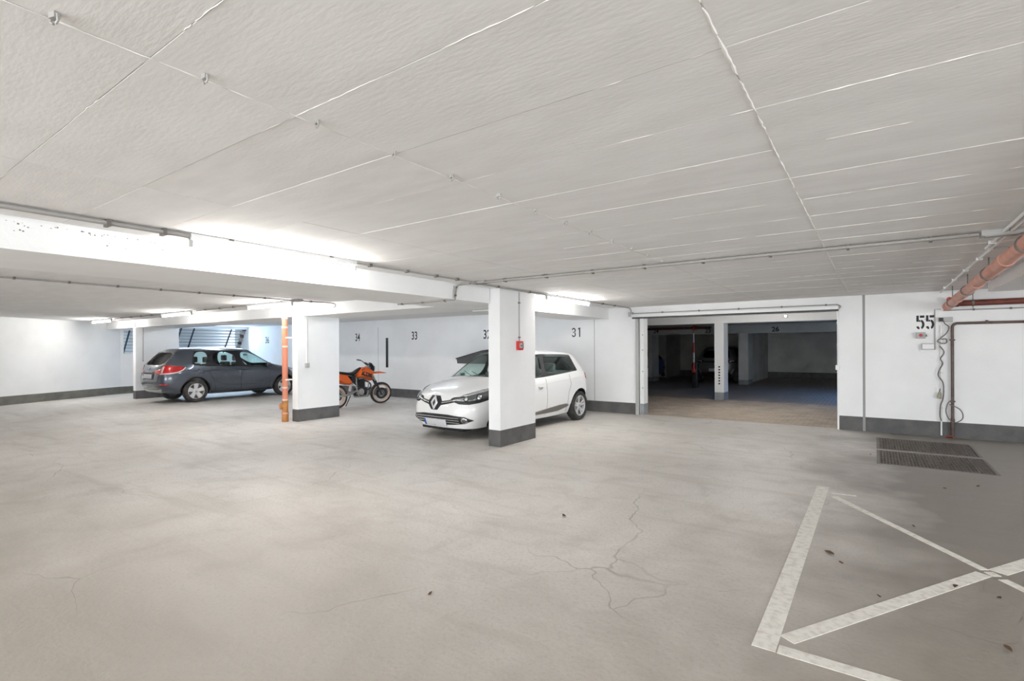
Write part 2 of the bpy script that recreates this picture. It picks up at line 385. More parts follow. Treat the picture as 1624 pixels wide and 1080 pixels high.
for k in range(7):
    MB().lathe([(0.0001, -.262), (.026, -.262), (.026, -.255)], 'y', (-.0, 0, 0.98 - .0 - k * .082), 14).build('black_dot', M['ink'], dcol)
column(-4.63, -4.25, 22.9, 23.8, 2.14, 'narrow white column under the beam numbered 26, right of the dotted column', 0.2, 'bandlight', 'inner')
column(-8.50, -8.32, 22.9, 23.8, 2.14, 'white column in front of the blue car, far left of the gate opening', 0.2, 'bandlight', 'inner')

# ------------------------------------------------------------------ walls
def wall(name, x0, x1, y0, y1, z0, z1, mat='wall', parent=None):
    return struct(box(name, x0, x1, y0, y1, z0, z1, M[mat], parent)) if parent is None else box(name, x0, x1, y0, y1, z0, z1, M[mat], parent)
def baseboard(name, x0, x1, y0, y1, h=0.262, mat='band'):
    return struct(box(name, x0, x1, y0, y1, 0, h, M[mat]))
wb_l = wall('wall_back_left', -21.9, -4.46, YW, 11.75, 0, H + .004)
wb_r = wall('wall_back_right', -0.545, -0.18, YW, 11.75, 0, H + .004)
wall('panel', -0.14, 9, YW, 11.75, 0, H + .004, 'wall', wb_r)
wall('joint_backing', -0.18, -0.14, YW + .04, 11.75, 0, H + .004, 'greybox', wb_r)
wall('wall_back_lintel', -4.46, -0.545, YW, 11.75, 2.235, H + .004)
baseboard('baseboard_back_left', -21.9, -4.53, YW - .004, YW)
baseboard('baseboard_back_middle', -0.545, -0.18, YW - .004, YW)
baseboard('baseboard_back_right', -0.14, 9, YW - .004, YW)
for x in (-13.53, -21.38, -5.6): box('wall_joint', x - .008, x + .008, YW - .0015, YW, .262, BZ, M['greybox'], wb_l)
# far wall with the two shaft windows (plane X = -21.9)
wf = wall('wall_window', -22.15, -21.9, 6.8, 11.75, 0, 1.42)
box('wall_pier', -22.15, -21.9, 6.8, 7.0, 1.42, 2.4, M['wall'], wf)
box('wall_head', -22.15, -21.9, 6.8, 11.75, 2.4, H + .004, M['wall'], wf)
baseboard('baseboard_window', -21.9, -21.896, 6.9, YW, .25, 'band_olive')
# skewed left wall
LA, LB = Vector((-21.9, 6.9, 0)), Vector((-15.05, -6.0, 0))
d = (LB - LA).normalized(); nv = Vector((-d.y, d.x, 0)); nv = nv if nv.x < 0 else -nv
def skew(name, off0, off1, z0, z1, mat):
    P = [LA - nv * off0 * -1, LB + nv * off0, LB + nv * off1, LA + nv * off1]
    return struct(MB().prism([(p.x, p.y) for p in P], 'z', z0, z1).build(name, M[mat]))
skew('wall_left', 0.0, 0.25, 0, H + .004, 'wall')
skew('baseboard_left', -0.004, 0.0, 0, 0.25, 'band_olive')
wf0 = wall('wall_front', -16, 9, -6.4, -6.0, 2.3, H + .004)  # wide opening underneath is assumed, made for the added fill light
box('wall_pier', -16, -7.6, -6.4, -6.0, 0, 2.3, M['wall'], wf0); box('wall_pier', 3.6, 9, -6.4, -6.0, 0, 2.3, M['wall'], wf0)
wr0 = wall('wall_right', 7.2, 7.5, 5.2, YW, 0, H + .004)  # assumed gap in this wall holds the added side fill light
box('wall_pier', 7.2, 7.5, -6.4, -2.2, 0, H + .004, M['wall'], wr0); box('wall_head', 7.2, 7.5, -2.2, 5.2, 2.3, H + .004, M['wall'], wr0)
# inner garage shell
wall('wall_driveway_back', -13.5, 8, 29.0, 29.25, 0, H, 'inner')
baseboard('baseboard_driveway_back', -13.5, 8, 28.994, 29.0, .30, 'band')
wall('wall_driveway_left', -13.75, -13.5, 11.75, 29.25, 0, H, 'inner')
wall('wall_driveway_right', 8.0, 8.25, 19.5, 29.25, 0, H, 'inner')
wall('wall_ramp_side', 8.0, 8.25, 11.44, 16.8, 0, H, 'inner')
wall('wall_bay_divider', -4.62, -4.45, 24.0, 29.0, 0, H, 'inner')
wall('wall_bay_stub', -9.6, -8.9, 26.6, 29.0, 0, H, 'inner')
struct(box('ceiling_driveway', -13.75, 8.25, 11.75, 29.25, H, H + .25, M['inner']))
b2 = struct(box('ceiling_beam', -13.5, 8, 22.9, 23.3, 2.13, H, M['inner']), 'grey beam with bay numbers 24, 25 and 26, deep inside the driveway', 'beam')

# ------------------------------------------------------------------ painted bay numbers (parts of walls)
def strokes(name, polys, parent, mat=None):
    m = MB()
    for p in polys: m.prism(p, 'y', -0.0012, 0.0)
    return m
def number(txt, x, z, h, parent, xs=0.8, y=YW, bold=0.004):
    me = text_mesh('painted_number', txt, h * 1.42, 0.0008, xs, bold)
    o = link('painted_number', me, M['ink'], parent); o.rotation_euler = (R(90), 0, 0); o.location = (x, y - .0012, z); return o
number('36', -20.36, 1.92, .26, wb_l, .78); number('34', -14.6, 1.94, .26, wb_l, .70); number('33', -11.82, 1.95, .25, wb_l, .78); number('32', -8.93, 1.935, .25, wb_l, .80)
number('24', -8.12, 2.285, .17, b2, .95, 22.9); number('25', -5.84, 2.27, .19, b2, .95, 22.9); number('26', -3.24, 2.265, .18, b2, 1.05, 22.9, .008)
def arc(cx, cz, rx, rz, a0, a1, w, n=10):
    # thick arc band as quads -> list of polygons
    out = []
    for k in range(n):
        t0, t1 = R(a0 + (a1 - a0) * k / n), R(a0 + (a1 - a0) * (k + 1) / n)
        out.append([(cx + rx * math.cos(t0), cz + rz * math.sin(t0)), (cx + rx * math.cos(t1), cz + rz * math.sin(t1)),
                    (cx + (rx - w) * math.cos(t1), cz + (rz - w) * math.sin(t1)), (cx + (rx - w) * math.cos(t0), cz + (rz - w) * math.sin(t0))])
    return out
def rect(x0, x1, z0, z1): return [[(x0, z0), (x1, z0), (x1, z1), (x0, z1)]]
def stencil(polys, x, z, parent, y=YW):
    m = MB()
    for p in polys: m.prism(p, 'y', -0.0014, 0.0)
    m.build('painted_number', M['ink'], parent, (x, y, z))
def five(ox):
    return ([[(ox - .056, .015), (ox - .022, .015), (ox - .022, .122), (ox - .056, .122)]] + rect(ox - .008, ox + .055, .082, .122)
            + arc(ox - .002, -.035, .058, .085, -70, 78, .034) + arc(ox - .008, -.055, .052, .066, 195, 262, .034, 5) + rect(ox - .02, ox + .0, .013, .045))
stencil(five(-.066) + five(.066) + rect(-.006, .006, .05, .058), 0.722, 1.97, wb_r)
three = arc(-.075, .048, .055, .066, -55, 165, .028) + arc(-.075, -.052, .058, .066, -165, 55, .028) + rect(-.098, -.066, -.010, .014)
one = rect(.075, .106, -.118, .115) + [[(.075, .115), (.045, .085), (.045, .06), (.075, .085)]]
stencil(three + one, -6.095, 1.945, wb_l)

# ------------------------------------------------------------------ gate opening: rolled-up shutter, rails
door = struct(empty('door_1', (-2.55, YW, 0)))
DX = 2.55
MB().rbox(-4.62 + DX, -0.545 + DX, -.09, 0, 2.255, 2.325, .012).build('shutter_bottom_panel', M['white'], door)
MB().box(-4.60 + DX, -0.55 + DX, -.075, -.02, 2.225, 2.256).build('rubber_seal', M['black'], door)
MB().box(-4.535 + DX, -4.46 + DX, -.045, .03, 0, 2.225).build('guide_rail', M['greybox'], door)
MB().box(-4.46 + DX, -4.375 + DX, .06, .31, .25, 2.235).build('jamb', M['wall'], door)
MB().box(-4.46 + DX, -4.373 + DX, .055, .312, 0, .25).build('jamb_base', M['bandlight'], door)
MB().box(-0.575 + DX, -0.545 + DX, -.02, .03, 0, 2.225).build('guide_rail', M['white'], door)
for z in (.62, 1.0, 1.5, 1.85): MB().lathe([(.0001, .056), (.012, .056), (.012, .062)], 'y', (-4.40 + DX, 0, z), 10).build('rail_bolt', M['clip'], door)

# ------------------------------------------------------------------ lamps
def lamp(x, y, along, label, L=1.64, tm='tube'):
    e = tag(empty('strip_light', (x, y, H), 0 if along == 'x' else R(90)), label, 'lamp', 'fluorescent strip lights')
    a = L / 2
    MB().rbox(-a, a, -.03, .03, -.052, 0, .006).build('batten', M['white'], e)
    t = MB().tube([(-a + .05, 0, -.088), (a - .05, 0, -.088)], .0135, 10).build('tube', M[tm], e)
    for s in (-1, 1):
        h = MB().rbox(s * a - .022 if s > 0 else -a - .0, s * a if s > 0 else -a + .022, -.017, .017, -.108, -.03, .004).build('lamp_holder', M['greybox'], e)
    for q in (-.5, .5): MB().box(q - .02, q + .02, -.036, .036, -.012, 0).build('mounting_clip', M['clip'], e)
    return e
lamp(-4.56, 2.73, 'y', 'lit strip light nearest the camera, under the ceiling beside the long beam')
lamp(-4.66, 8.47, 'y', 'lit strip light between fire alarm column and gate opening')
lamp(-9.98, 5.65, 'x', 'lit strip light just left of the orange standpipe column')
lamp(-14.23, 5.65, 'x', 'lit strip light above the roof of the dark estate car')
lamp(-19.45, 5.65, 'x', 'lit strip light in the far left corner, left of the slim column')
# added strip lights evening out the light
lamp(-4.56, -3.2, 'y', 'added unseen strip light behind the camera on the beam row')
lamp(4.2, 7.6, 'y', 'added unseen strip light out of frame to the right over the bays')
lamp(-8.4, 8.2, 'x', 'added cool fill strip light hidden behind the cross beam above the bay numbered 32', tm='filltube')
lamp(-13.0, 8.2, 'x', 'added cool fill strip light hidden behind the cross beam above the motorbike bay', tm='filltube')
lamp(-17.6, 8.2, 'x', 'added cool fill strip light hidden behind the cross beam above the estate car bay', tm='filltube')
lamp(-11.2, -1.0, 'x', 'added unseen strip light out of frame to the left of the long beam')
lamp(0.2, -4.6, 'x', 'added unseen strip light behind the camera over the lane')
sp = tag(empty('spot_light', (-1.98, 15.78, 2.40)), 'small glowing round lamp on the cream beam inside the gate opening', 'lamp')
MB().lathe([(.0001, -.03), (.045, -.03), (.055, -.012), (.055, 0.02)], 'y', (0, 0, 0), 16).build('lamp_body', M['white'], sp)
MB().lathe([(.0001, -.034), (.02, -.033), (.022, -.029)], 'y', (0, 0, 0), 14).build('lens', M['spot'], sp)
lamp(-2.2, 13.3, 'x', 'strip light hidden behind the lintel just inside the gate opening')

# ------------------------------------------------------------------ conduits
def conduit(label, runs, clips=(), name='conduit', r=.011, mat='conduit', clipmat='clip', axis='y', cr=.016, cat='conduit'):
    base = Vector(runs[0][0]); e = tag(empty(name, base), label, cat)
    for k, pts in enumerate(runs): MB().tube([Vector(p) - base for p in pts], r, 8).build('pipe', M[mat], e)
    for c in clips:
        c = Vector(c) - base; a, b = (.012, cr + .012) if axis == 'y' else (cr + .012, .012)
        if axis == 'z': MB().box(c.x - cr, c.x + cr, c.y - cr, c.y + cr, c.z - .012, c.z + .012).build('clip', M[clipmat], e)
        else: MB().box(c.x - b, c.x + b, c.y - a, c.y + a, c.z - cr, c.z + cr).build('clip', M[clipmat], e)
    return e
ZC = H - .024
conduit('thick grey conduit pair on ceiling running from left edge to the nearest strip light',
        [[(-4.54, -2.35, ZC), (-4.54, 1.9, ZC)], [(-4.575, -2.35, ZC), (-4.575, 1.9, ZC)]], [(-4.557, y, ZC) for y in (-2, -1, .1, 1.36, 1.72)], r=.014, cr=.028)
conduit('grey conduit on ceiling between nearest strip light and the junction box', [[(-4.56, 3.55, ZC), (-4.56, 5.6, ZC)]], [(-4.56, y, ZC) for y in (3.75, 4.3, 4.8, 5.2)])
conduit('pair of grey conduits crossing the ceiling from the column to the right pipes',
        [[(-4.41, 5.63, ZC), (0.71, 5.70, ZC)], [(-4.41, 5.675, ZC), (0.71, 5.745, ZC)]],
        [(x, 5.655 + .07 * (x + 4.45) / 5.17, ZC) for x in (-4.1, -3.45, -2.8, -2.15, -1.5, -.85, -.2, .4)], axis='x', r=.013, cr=.022)
conduit('bent grey conduit stepping down and under the long beam beside the junction box',
        [bezier([(-4.62, 5.66, ZC), (-4.80, 5.66, ZC), (-4.93, 5.65, ZC - .01), (-4.955, 5.64, ZC - .05), (-4.955, 5.62, 2.36), (-4.955, 5.61, 2.29), (-4.965, 5.6, 2.252), (-5.05, 5.6, 2.25), (-5.6, 5.6, 2.25), (-6.16, 5.6, 2.25)], 5),
         bezier([(-4.70, 5.62, ZC), (-4.86, 5.60, ZC), (-4.95, 5.585, ZC - .05), (-4.955, 5.575, 2.34), (-4.955, 5.57, 2.28)], 5)],
        [(-4.956, 5.61, 2.44), (-4.956, 5.60, 2.32), (-5.15, 5.6, 2.25), (-5.6, 5.6, 2.25), (-6.05, 5.6, 2.25)], axis='x', r=.009, cr=.012)
conduit('grey conduit on ceiling passing over the fire alarm column to the strip light', [[(-4.62, 5.75, ZC), (-4.66, 7.62, ZC)]], [(-4.63, 6.2, ZC), (-4.65, 7.1, ZC)], r=.014)
conduit('grey conduit from strip light to the box left of the gate opening', [bezier([(-4.66, 9.32, ZC), (-4.655, 10.4, ZC), (-4.65, 11.2, ZC), (-4.645, 11.38, ZC - .02), (-4.645, 11.415, ZC - .06), (-4.645, 11.42, 2.37)], 4)], [(-4.655, y, ZC) for y in (9.9, 10.5)])
conduit('grey conduit on the wall above the gate opening', [bezier([(-4.58, 11.425, 2.35), (-2.5, 11.425, 2.35), (-.75, 11.425, 2.35), (-.58, 11.42, 2.345), (-.52, 11.40, 2.31), (-.55, 11.38, 2.26)], 4)], [(x, 11.425, 2.35) for x in (-3.9, -3.1, -2.3, -1.5, -.75)], axis='x', r=.01)
conduit('thin white conduit down the right jamb of the gate opening', [[(-.565, 11.41, 2.22), (-.565, 11.41, 1.2)]], [(-.565, 11.41, z) for z in (2.0, 1.6)], axis='z', mat='white', clipmat='white', r=.009)
conduit('long grey conduit on the left bay ceiling ending above the orange standpipe', [[(-8.98, -4, ZC), (-8.98, 5.55, ZC)]], [(-8.98, y, ZC) for y in (.6, 1.15, 1.7, 2.25, 2.8, 3.35, 3.9, 4.45, 5.0)], r=.013)
conduit('grey conduit along the strip lights above the dark estate car', [[(-9.05, 5.65, ZC), (-9.13, 5.65, ZC)], [(-10.82, 5.65, ZC), (-13.38, 5.65, ZC)], [(-15.08, 5.65, ZC), (-18.55, 5.65, ZC)]],
        [(x, 5.65, ZC) for x in (-11.4, -12.0, -12.7, -15.7, -16.4, -17.1, -17.8)], axis='x')
conduit('short hooked conduit on the cross beam right of the orange standpipe', [bezier([(-8.95, 5.7, ZC), (-8.9, 6.2, ZC), (-8.88, 6.38, ZC - .01), (-8.86, 6.405, ZC - .05), (-8.92, 6.41, 2.39)], 5)], [(-8.93, 5.9, ZC)])
conduit('thin conduit from the strip light down the slim far column', [bezier([(-18.8, 5.75, ZC), (-19.0, 6.25, ZC), (-19.06, 6.39, ZC - .02), (-19.08, 6.405, 2.42), (-19.09, 6.405, 2.28)], 4)])
conduit('grey vertical conduit on the slim column behind the estate car', [[(-19.088, 6.62, 2.25), (-19.088, 6.62, 1.22)]], [(-19.09, 6.62, 1.2)], axis='z')
conduit('pair of white conduits on the ceiling at right above the orange drain pipe',
        [[(0.83, -3, ZC), (0.855, 5.65, ZC)], [(0.885, -3, ZC), (0.90, 5.65, ZC)], [(0.86, 5.8, ZC), (0.865, 6.55, ZC)], [(0.90, 5.8, ZC), (0.925, 11.42, ZC)]], [(0.86, y, ZC) for y in (3, 4.8, 6.2)] + [(0.91, y, ZC) for y in (7.3, 8.3, 9.4, 10.5)], mat='white', clipmat='white', r=.013, cr=.015)
conduit('short grey conduit crossing to the right above the orange drain pipe', [[(0.93, 6.63, ZC), (1.36, 6.66, ZC)]], axis='x')
conduit('thin conduit dropping to the red fire alarm box on the column', [[(-4.782, 6.99, ZC), (-4.782, 6.99, 1.67)]], [(-4.784, 6.99, 2.3), (-4.784, 6.99, 1.73)], axis='z', r=.009)
conduit('white conduit dropping to the light switch beside the orange standpipe', [[(-10.058, 6.54, 2.2), (-10.058, 6.54, 1.25)]], axis='z', mat='white', r=.010)
conduit('grey conduit along the wall above the brown pipe at right', [[(0.96, 11.42, 2.165), (7.0, 11.42, 2.165)]], [(1.35, 11.42, 2.165), (1.8, 11.42, 2.165)], axis='x', r=.010)
conduit('thin grey conduit down the wall right of the number 55', [[(0.93, 11.428, 2.19), (0.85, 11.428, 2.19), (0.85, 11.428, 1.60)]], axis='z', r=.007)
conduit('white vertical conduit on the wall between number 55 and the brown pipe', [[(0.93, 11.415, 1.92), (0.93, 11.415, 0.03)]], [(.93, 11.42, z) for z in (1.6, 1.1, .5)], axis='z', mat='white', clipmat='greybox', r=.012, cr=.014)

def jbox(label, x0, x1, y0, y1, z0, z1, mat='greybox', lid='clip', cat='box', name='junction_box', face='z'):
    cx, cy = (x0 + x1) / 2, (y0 + y1) / 2
    e = tag(empty(name, (cx, cy, z0)), label, cat)
    MB().rbox(x0 - cx, x1 - cx, y0 - cy, y1 - cy, 0, z1 - z0, .006).build('housing', M[mat], e)
    a, b, c = (x1 - x0) / 2, (y1 - y0) / 2, z1 - z0
    if face == 'z': MB().rbox(-a * .8, a * .8, -b * .8, b * .8, -.006, .004, .002).build('lid', M[lid], e)
    elif face == 'y': MB().rbox(-a * .85, a * .85, -b - .006, -b + .004, c * .12, c * .88, .002).build('lid', M[lid], e)
    elif face == 'x': MB().rbox(a - .004, a + .006, -b * .85, b * .85, c * .12, c * .88, .002).build('lid', M[lid], e)
    return e
jbox('grey junction box where the ceiling conduits meet, above the column', -4.66, -4.42, 5.60, 5.72, H - .035, H, 'conduit')
jbox('small junction box above the orange standpipe', -9.06, -8.86, 5.57, 5.69, H - .04, H, 'conduit')
jbox('zinc junction box joining the ceiling conduits at the right', 0.72, 0.98, 5.66, 5.79, H - .045, H, 'greybox', 'greybox')
jbox('grey box on the wall at the top left of the gate opening', -4.70, -4.59, 11.37, YW, 2.28, 2.38, 'greybox', 'greybox', face='y')
jbox('small white switch box on the right jamb of the gate opening', -.60, -.53, 11.37, 11.42, 1.12, 1.21, 'white', 'white', face='y')
jbox('grey socket box with cables right of the number 55', 0.955, 1.085, 11.39, YW, 1.965, 2.05, 'greybox', 'greybox', face='y')
jbox('dark cable connector on the wall right of the number 55', 0.90, 0.96, 11.385, YW, 1.975, 2.045, 'clip', 'black', face='y')
dv = jbox('grey alarm sounder with red lens below the number 55', 0.592, 0.722, 11.37, YW, 1.69, 1.80, 'greybox', 'greybox', 'alarm', 'alarm_device', 'y')
MB().lathe([(.0001, -.055), (.022, -.05), (.026, -.035)], 'y', (0, 0, .055), 14).build('red_lens', M['red'], dv)
MB().rbox(.065, .085, -.02, .02, .03, .07, .004).build('cable_gland', M['clip'], dv)
wbx = jbox('flat white control box below the alarm sounder', 0.665, 0.85, 11.38, YW, 1.495, 1.605, 'greybox', 'white', 'box', 'control_box', 'y')
MB().box(.085, .0935, -.03, .02, .0, .105).build('side_strip', M['rustpipe'], wbx)
sw = jbox('grey light switch on the column beside the orange standpipe', -10.07, -10.03, 6.50, 6.59, 1.15, 1.25, 'greybox', 'greybox', 'switch', 'light_switch', 'x')
fa = tag(empty('fire_alarm_box', (-4.795, 6.99, 1.52)), 'red fire alarm call box on the white column', 'alarm')
MB().rbox(0, .045, -.075, .075, 0, .15, .006).build('housing', M['red'], fa)
MB().rbox(.04, .052, -.045, .045, .035, .115, .004).build('glass_pane', M['greybox'], fa)
MB().lathe([(.0001, .058), (.014, .057), (.016, .05)], 'x', (0, 0, .075), 12).build('button', M['black'], fa)
MB().rbox(.04, .054, .05, .066, .03, .12, .003).build('hinge_strip', M['black'], fa)

# clips left on the ceiling along the joint
ORD = ('first', 'second', 'third', 'fourth', 'fifth', 'sixth', 'seventh', 'eighth', 'ninth', 'tenth', 'eleventh', 'twelfth', 'last')
for k, y in enumerate((.442, .841, 1.278, 1.695, 2.109, 2.54, 2.96, 3.37, 3.78, 4.2, 4.65, 5.08, 5.5)):
    e = tag(empty('ceiling_clip', (-1.885, y, H), R(random.uniform(-25, 25))), ORD[k] + ' of the small metal clips along the ceiling seam, counted from upper left', 'clip', 'empty clips in a row on the ceiling seam')
    MB().box(-.012, .012, -.008, .008, -.016, 0).build('foot', M['conduit'], e)
    MB().tube([(-.013, 0, -.004), (-.015, 0, -.024), (-.004, 0, -.03)], .004, 6).tube([(.013, 0, -.004), (.015, 0, -.024), (.006, 0, -.03)], .004, 6).build('jaw', M['conduit'], e)

# ------------------------------------------------------------------ pipes
def zt(y): return 2.26 - .028 * (y - 9.8)
op = tag(empty('drain_pipe', (1.0, 11.3, 2.2)), 'thick weathered orange drain pipe hung under the ceiling at right', 'pipe')
def L_(x, y, z): return (x - 1.0, y - 11.3, z - 2.2)
MB().tube([L_(1.0, 11.22, zt(11.22)), L_(1.0, -4, zt(-4))], .0625, 20).build('pipe', M['orangew'], op)
MB().tube([L_(1.0, 11.24, zt(11.24)), L_(1.0, 11.0, zt(11.0))], .07, 20).build('end_socket', M['orangew'], op)
for y in (6.55, 8.2, 9.9):
    MB().tube([L_(1.0, y - .07, zt(y - .07)), L_(1.0, y + .07, zt(y + .07))], .069, 20).build('coupling', M['orangew'], op)
for y in (10.55, 8.95, 7.42, 5.75, 4.1):
    c = MB().tube([L_(1.0, y - .014, zt(y)), L_(1.0, y + .014, zt(y))], .074, 20).build('clamp', M['clip'], op)
    MB().tube([L_(1.0, y, zt(y) + .07), L_(1.0, y, H)], .007, 6).build('hanger_rod', M['clip'], c)
ip = tag(empty('iron_pipe', (1.05, 11.32, 2.27)), 'red-brown iron pipe running right along the wall below the drain pipe', 'pipe')
MB().tube([(0, 0, 0), (6, 0, 0)], .05, 16).build('pipe', M['rustpipe'], ip)
MB().tube([(0.0, 0, 0), (.10, 0, 0)], .058, 16).build('end_collar', M['rustpipe'], ip)
MB().tube([(-.02, -.02, .07), (-.02, -.06, .07)], .04, 14).build('red_cap', M['red'], ip)
for x in (.28, 2.2, 4.2):
    c = MB().tube([(x - .015, 0, 0), (x + .015, 0, 0)], .056, 16).build('clamp', M['clip'], ip)
    MB().tube([(x, 0, .05), (x, 0, .23)], .006, 6).build('hanger_rod', M['clip'], c)
    MB().tube([(x, .0, -.09), (x, 0, 0)], .005, 6).build('clamp_screw', M['clip'], c)
bp = tag(empty('brown_pipe', (1.075, 11.385, 0)), 'thin brown pipe rising from the floor and bending right along the wall', 'pipe')
MB().tube([(0, 0, 0), (0, 0, 1.86)] + [(.07 - .07 * math.cos(a), 0, 1.87 + .07 * math.sin(a)) for a in [math.pi / 2 * q / 6 for q in range(1, 7)]] + [(.2, 0, 1.94), (6, 0, 1.945)], .022, 12).build('pipe', M['brownpipe'], bp)
MB().tube([(0, 0, 0), (0, 0, .33)], .028, 12).build('sleeve', M['brownpipe'], bp)
for z in (1.66, .62): MB().rbox(-.035, .035, -.03, .045, z - .012, z + .012, .004).build('wall_bracket', M['brownpipe'], bp)
MB().rbox(.42, .45, -.03, .045, 1.925, 1.98, .004).build('wall_bracket', M['brownpipe'], bp)
MB().tube([(0, 0, .03), (-.06, -.02, .02), (-.10, -.02, .01)], [.03, .025, .012], 8).build('mortar_foot', M['rustpipe'], bp)
cl = tag(MB().tube(bezier([(1.03, 11.35, .62), (1.00, 11.345, .56), (.985, 11.345, .45), (1.02, 11.34, .33), (1.10, 11.34, .27), (1.19, 11.345, .33), (1.20, 11.345, .42), (1.16, 11.345, .50), (1.08, 11.345, .55), (1.03, 11.345, .57)], 6), .008, 8).build('cable_loop', M['clip']), 'dark cable loop hung around the foot of the brown pipe', 'cable')
cb = tag(empty('hanging_cable', (.93, 11.39, 2.0)), 'tangled dark cable hanging beside the white conduit', 'cable')
MB().tube(bezier([(.03, 0, .0), (.05, 0, -.06), (.10, 0, -.12), (.07, -.01, -.22), (.0, -.01, -.30), (-.05, 0, -.36), (.02, 0, -.40), (.07, 0, -.38), (.06, 0, -.32), (.0, 0, -.33)], 6), .0085, 7).build('cable', M['clip'], cb)
MB().tube(bezier([(-.02, 0, -.44), (.03, 0, -.52), (.03, 0, -.58), (-.01, 0, -.66), (.02, 0, -.74), (-.03, 0, -.86), (-.04, 0, -.95), (.02, 0, -1.06), (.03, 0, -1.2), (.02, 0, -1.35), (-.01, 0, -1.45), (-.02, 0, -1.62), (0, 0, -1.72)], 5), .009, 7).build('cable', M['clip'], cb)
pl = tag(empty('cable_plug', (.905, 11.38, .66)), 'brass coloured plug hanging on the wall beside the white conduit', 'plug')
MB().tube([(0, 0, .12), (.0, 0, .08), (-.005, 0, .03), (-.01, 0, 0)], [.012, .026, .03, .024], 10).build('plug_body', plain('plug_brass', (.33, .31, .22), .5), pl)
MB().tube([(0, 0, .12), (.01, 0, .17)], .008, 6).build('cord', M['clip'], pl)

st = tag(empty('standpipe', (-10.335, 6.20, 0)), 'orange plastic standpipe with valve on the left edge of a white column', 'pipe')
MB().tube([(0, 0, .2), (0, 0, 2.42)], .058, 18).build('pipe', M['orange'], st)
MB().tube([(0, 0, 2.2), (0, 0, 2.44)], .062, 18).build('upper_collar', M['white'], st)
for z in (2.02, 1.61, .73, .47): MB().tube([(0, 0, z - .018), (0, 0, z + .018)], .067, 18).build('collar', plain('pale_collar', (.66, .50, .42), .5), st)
MB().tube([(0, 0, 0), (0, 0, .165)], .07, 18).build('foot_piece', M['fitting'], st)
MB().tube([(0, 0, .165), (0, 0, .205)], .075, 18).build('foot_ring', M['orangew'], st)
MB().tube([(0, 0, .205), (0, 0, .45)], .064, 18).build('valve_body', M['fitting'], st)
vv = MB().lathe([(.0001, -.085), (.05, -.085), (.068, -.07), (.068, -.03), (.05, .0)], 'y', (-.055, 0, .33), 18).build('cleanout_cap', M['fitting'], st)
MB().rbox(-.068, -.042, -.105, -.083, .28, .385, .004).build('cap_bar', M['orangew'], vv)
for z in (1.8, .9): MB().box(.03, .065, -.02, .13, z - .015, z + .015).build('wall_clamp', M['white'], st)

strip = tag(empty('wall_guard_strip', (-13.095, YW, .94)), 'narrow black vertical guard strip on the wall between numbers 34 and 33', 'guard strip')
MB().rbox(-.055, .055, -.012, 0, 0, .97, .003).build('strip', M['black'], strip)
MB().lathe([(.0001, -.015), (.01, -.014), (.012, -.012)], 'y', (0, 0, .9), 8).build('screw', M['zinc'], strip)

# ------------------------------------------------------------------ floor grates
def grate(y0, y1, label):
    e = tag(empty('floor_grate', ((PX0 + PX1) / 2, (y0 + y1) / 2, 0)), label, 'grate', 'floor grates by the wall')
    a, b = (PX1 - PX0) / 2, (y1 - y0) / 2
    f = MB()
    for x in (-a, a - .03): f.box(x, x + .03, -b, b, -.03, .004)
    for y in (-b, b - .03): f.box(-a + .03, a - .03, y, y + .03, -.03, .004)
    f.build('frame', M['grate'], e)
    g = MB(); n = 34
    for k in range(1, n): x = -a + 2 * a * k / n; g.box(x - .0035, x + .0035, -b + .03, b - .03, -.028, 0.002)
    tag(g.build('bearing_bars', M['grate'], e), kind='stuff')
    g = MB(); n = 26
    for k in range(1, n): y = -b + 2 * b * k / n; g.box(-a + .03, a - .03, y - .0025, y + .0025, -.014, 0.0)
    tag(g.build('cross_bars', M['grate'], e), kind='stuff')
grate(PY0, 9.47, 'nearer steel floor grate of the pair by the white wall')
grate(9.59, PY1, 'farther steel floor grate, against the wall with number 55')
box('pit_divider', PX0, PX1, 9.47, 9.59, -.35, .0, M['floor'], floor)

# ------------------------------------------------------------------ shaft louvres behind the far wall
def louvre(y0, y1, label, bars, name='shaft_louvre'):
    e = tag(empty(name, (-22.05, (y0 + y1) / 2, 1.35)), label, 'louvre')
    top, bot = Vector((-22.19, 0, 2.47)), Vector((-22.98, 0, 1.40)); h = (y1 - y0) / 2
    n = 9
    for k in range(n + 1):
        p = bot.lerp(top, k / n)
        m = MB(); m.prism([(p.x + 22.05 - .045, p.z - 1.35 - .045), (p.x + 22.05 + .045, p.z - 1.35 + .000), (p.x + 22.05 + .045, p.z - 1.35 + .008), (p.x + 22.05 - .045, p.z - 1.35 - .037)], 'y', -h, h)
        m.build('slat', M['louvre'], e)
    for y in bars:
        q = Vector((.06, 0, 0)); m = MB(); yy = y - (y0 + y1) / 2
        a, b = top + q - Vector((-22.05, 0, 1.35)), bot + q - Vector((-22.05, 0, 1.35))
        m.add([(a.x, yy - .025, a.z), (a.x, yy + .025, a.z), (a.x + .03, yy + .025, a.z), (a.x + .03, yy - .025, a.z), (b.x, yy - .025, b.z), (b.x, yy + .025, b.z), (b.x + .03, yy + .025, b.z), (b.x + .03, yy - .025, b.z)],
              [(0, 1, 2, 3), (4, 7, 6, 5), (0, 4, 5, 1), (1, 5, 6, 2), (2, 6, 7, 3), (3, 7, 4, 0)])
        m.build('support_bar', M['bluebar'], e)
louvre(7.15, 11.43, 'slanted pale slatted louvre in the window behind the dark estate car', (7.3, 8.98, 9.45, 10.9))
struct(box('shaft_back', -23.75, -23.55, 6.5, 11.7, 0.8, 3.0, M['wall']))
struct(box('shaft_floor', -23.6, -22.1, 6.5, 11.7, 0.8, 1.0, M['wall']))
shaft = struct(box('shaft_side', -23.0, -21.9, YW, YW + .2, 1.2, 2.6, M['wall']))
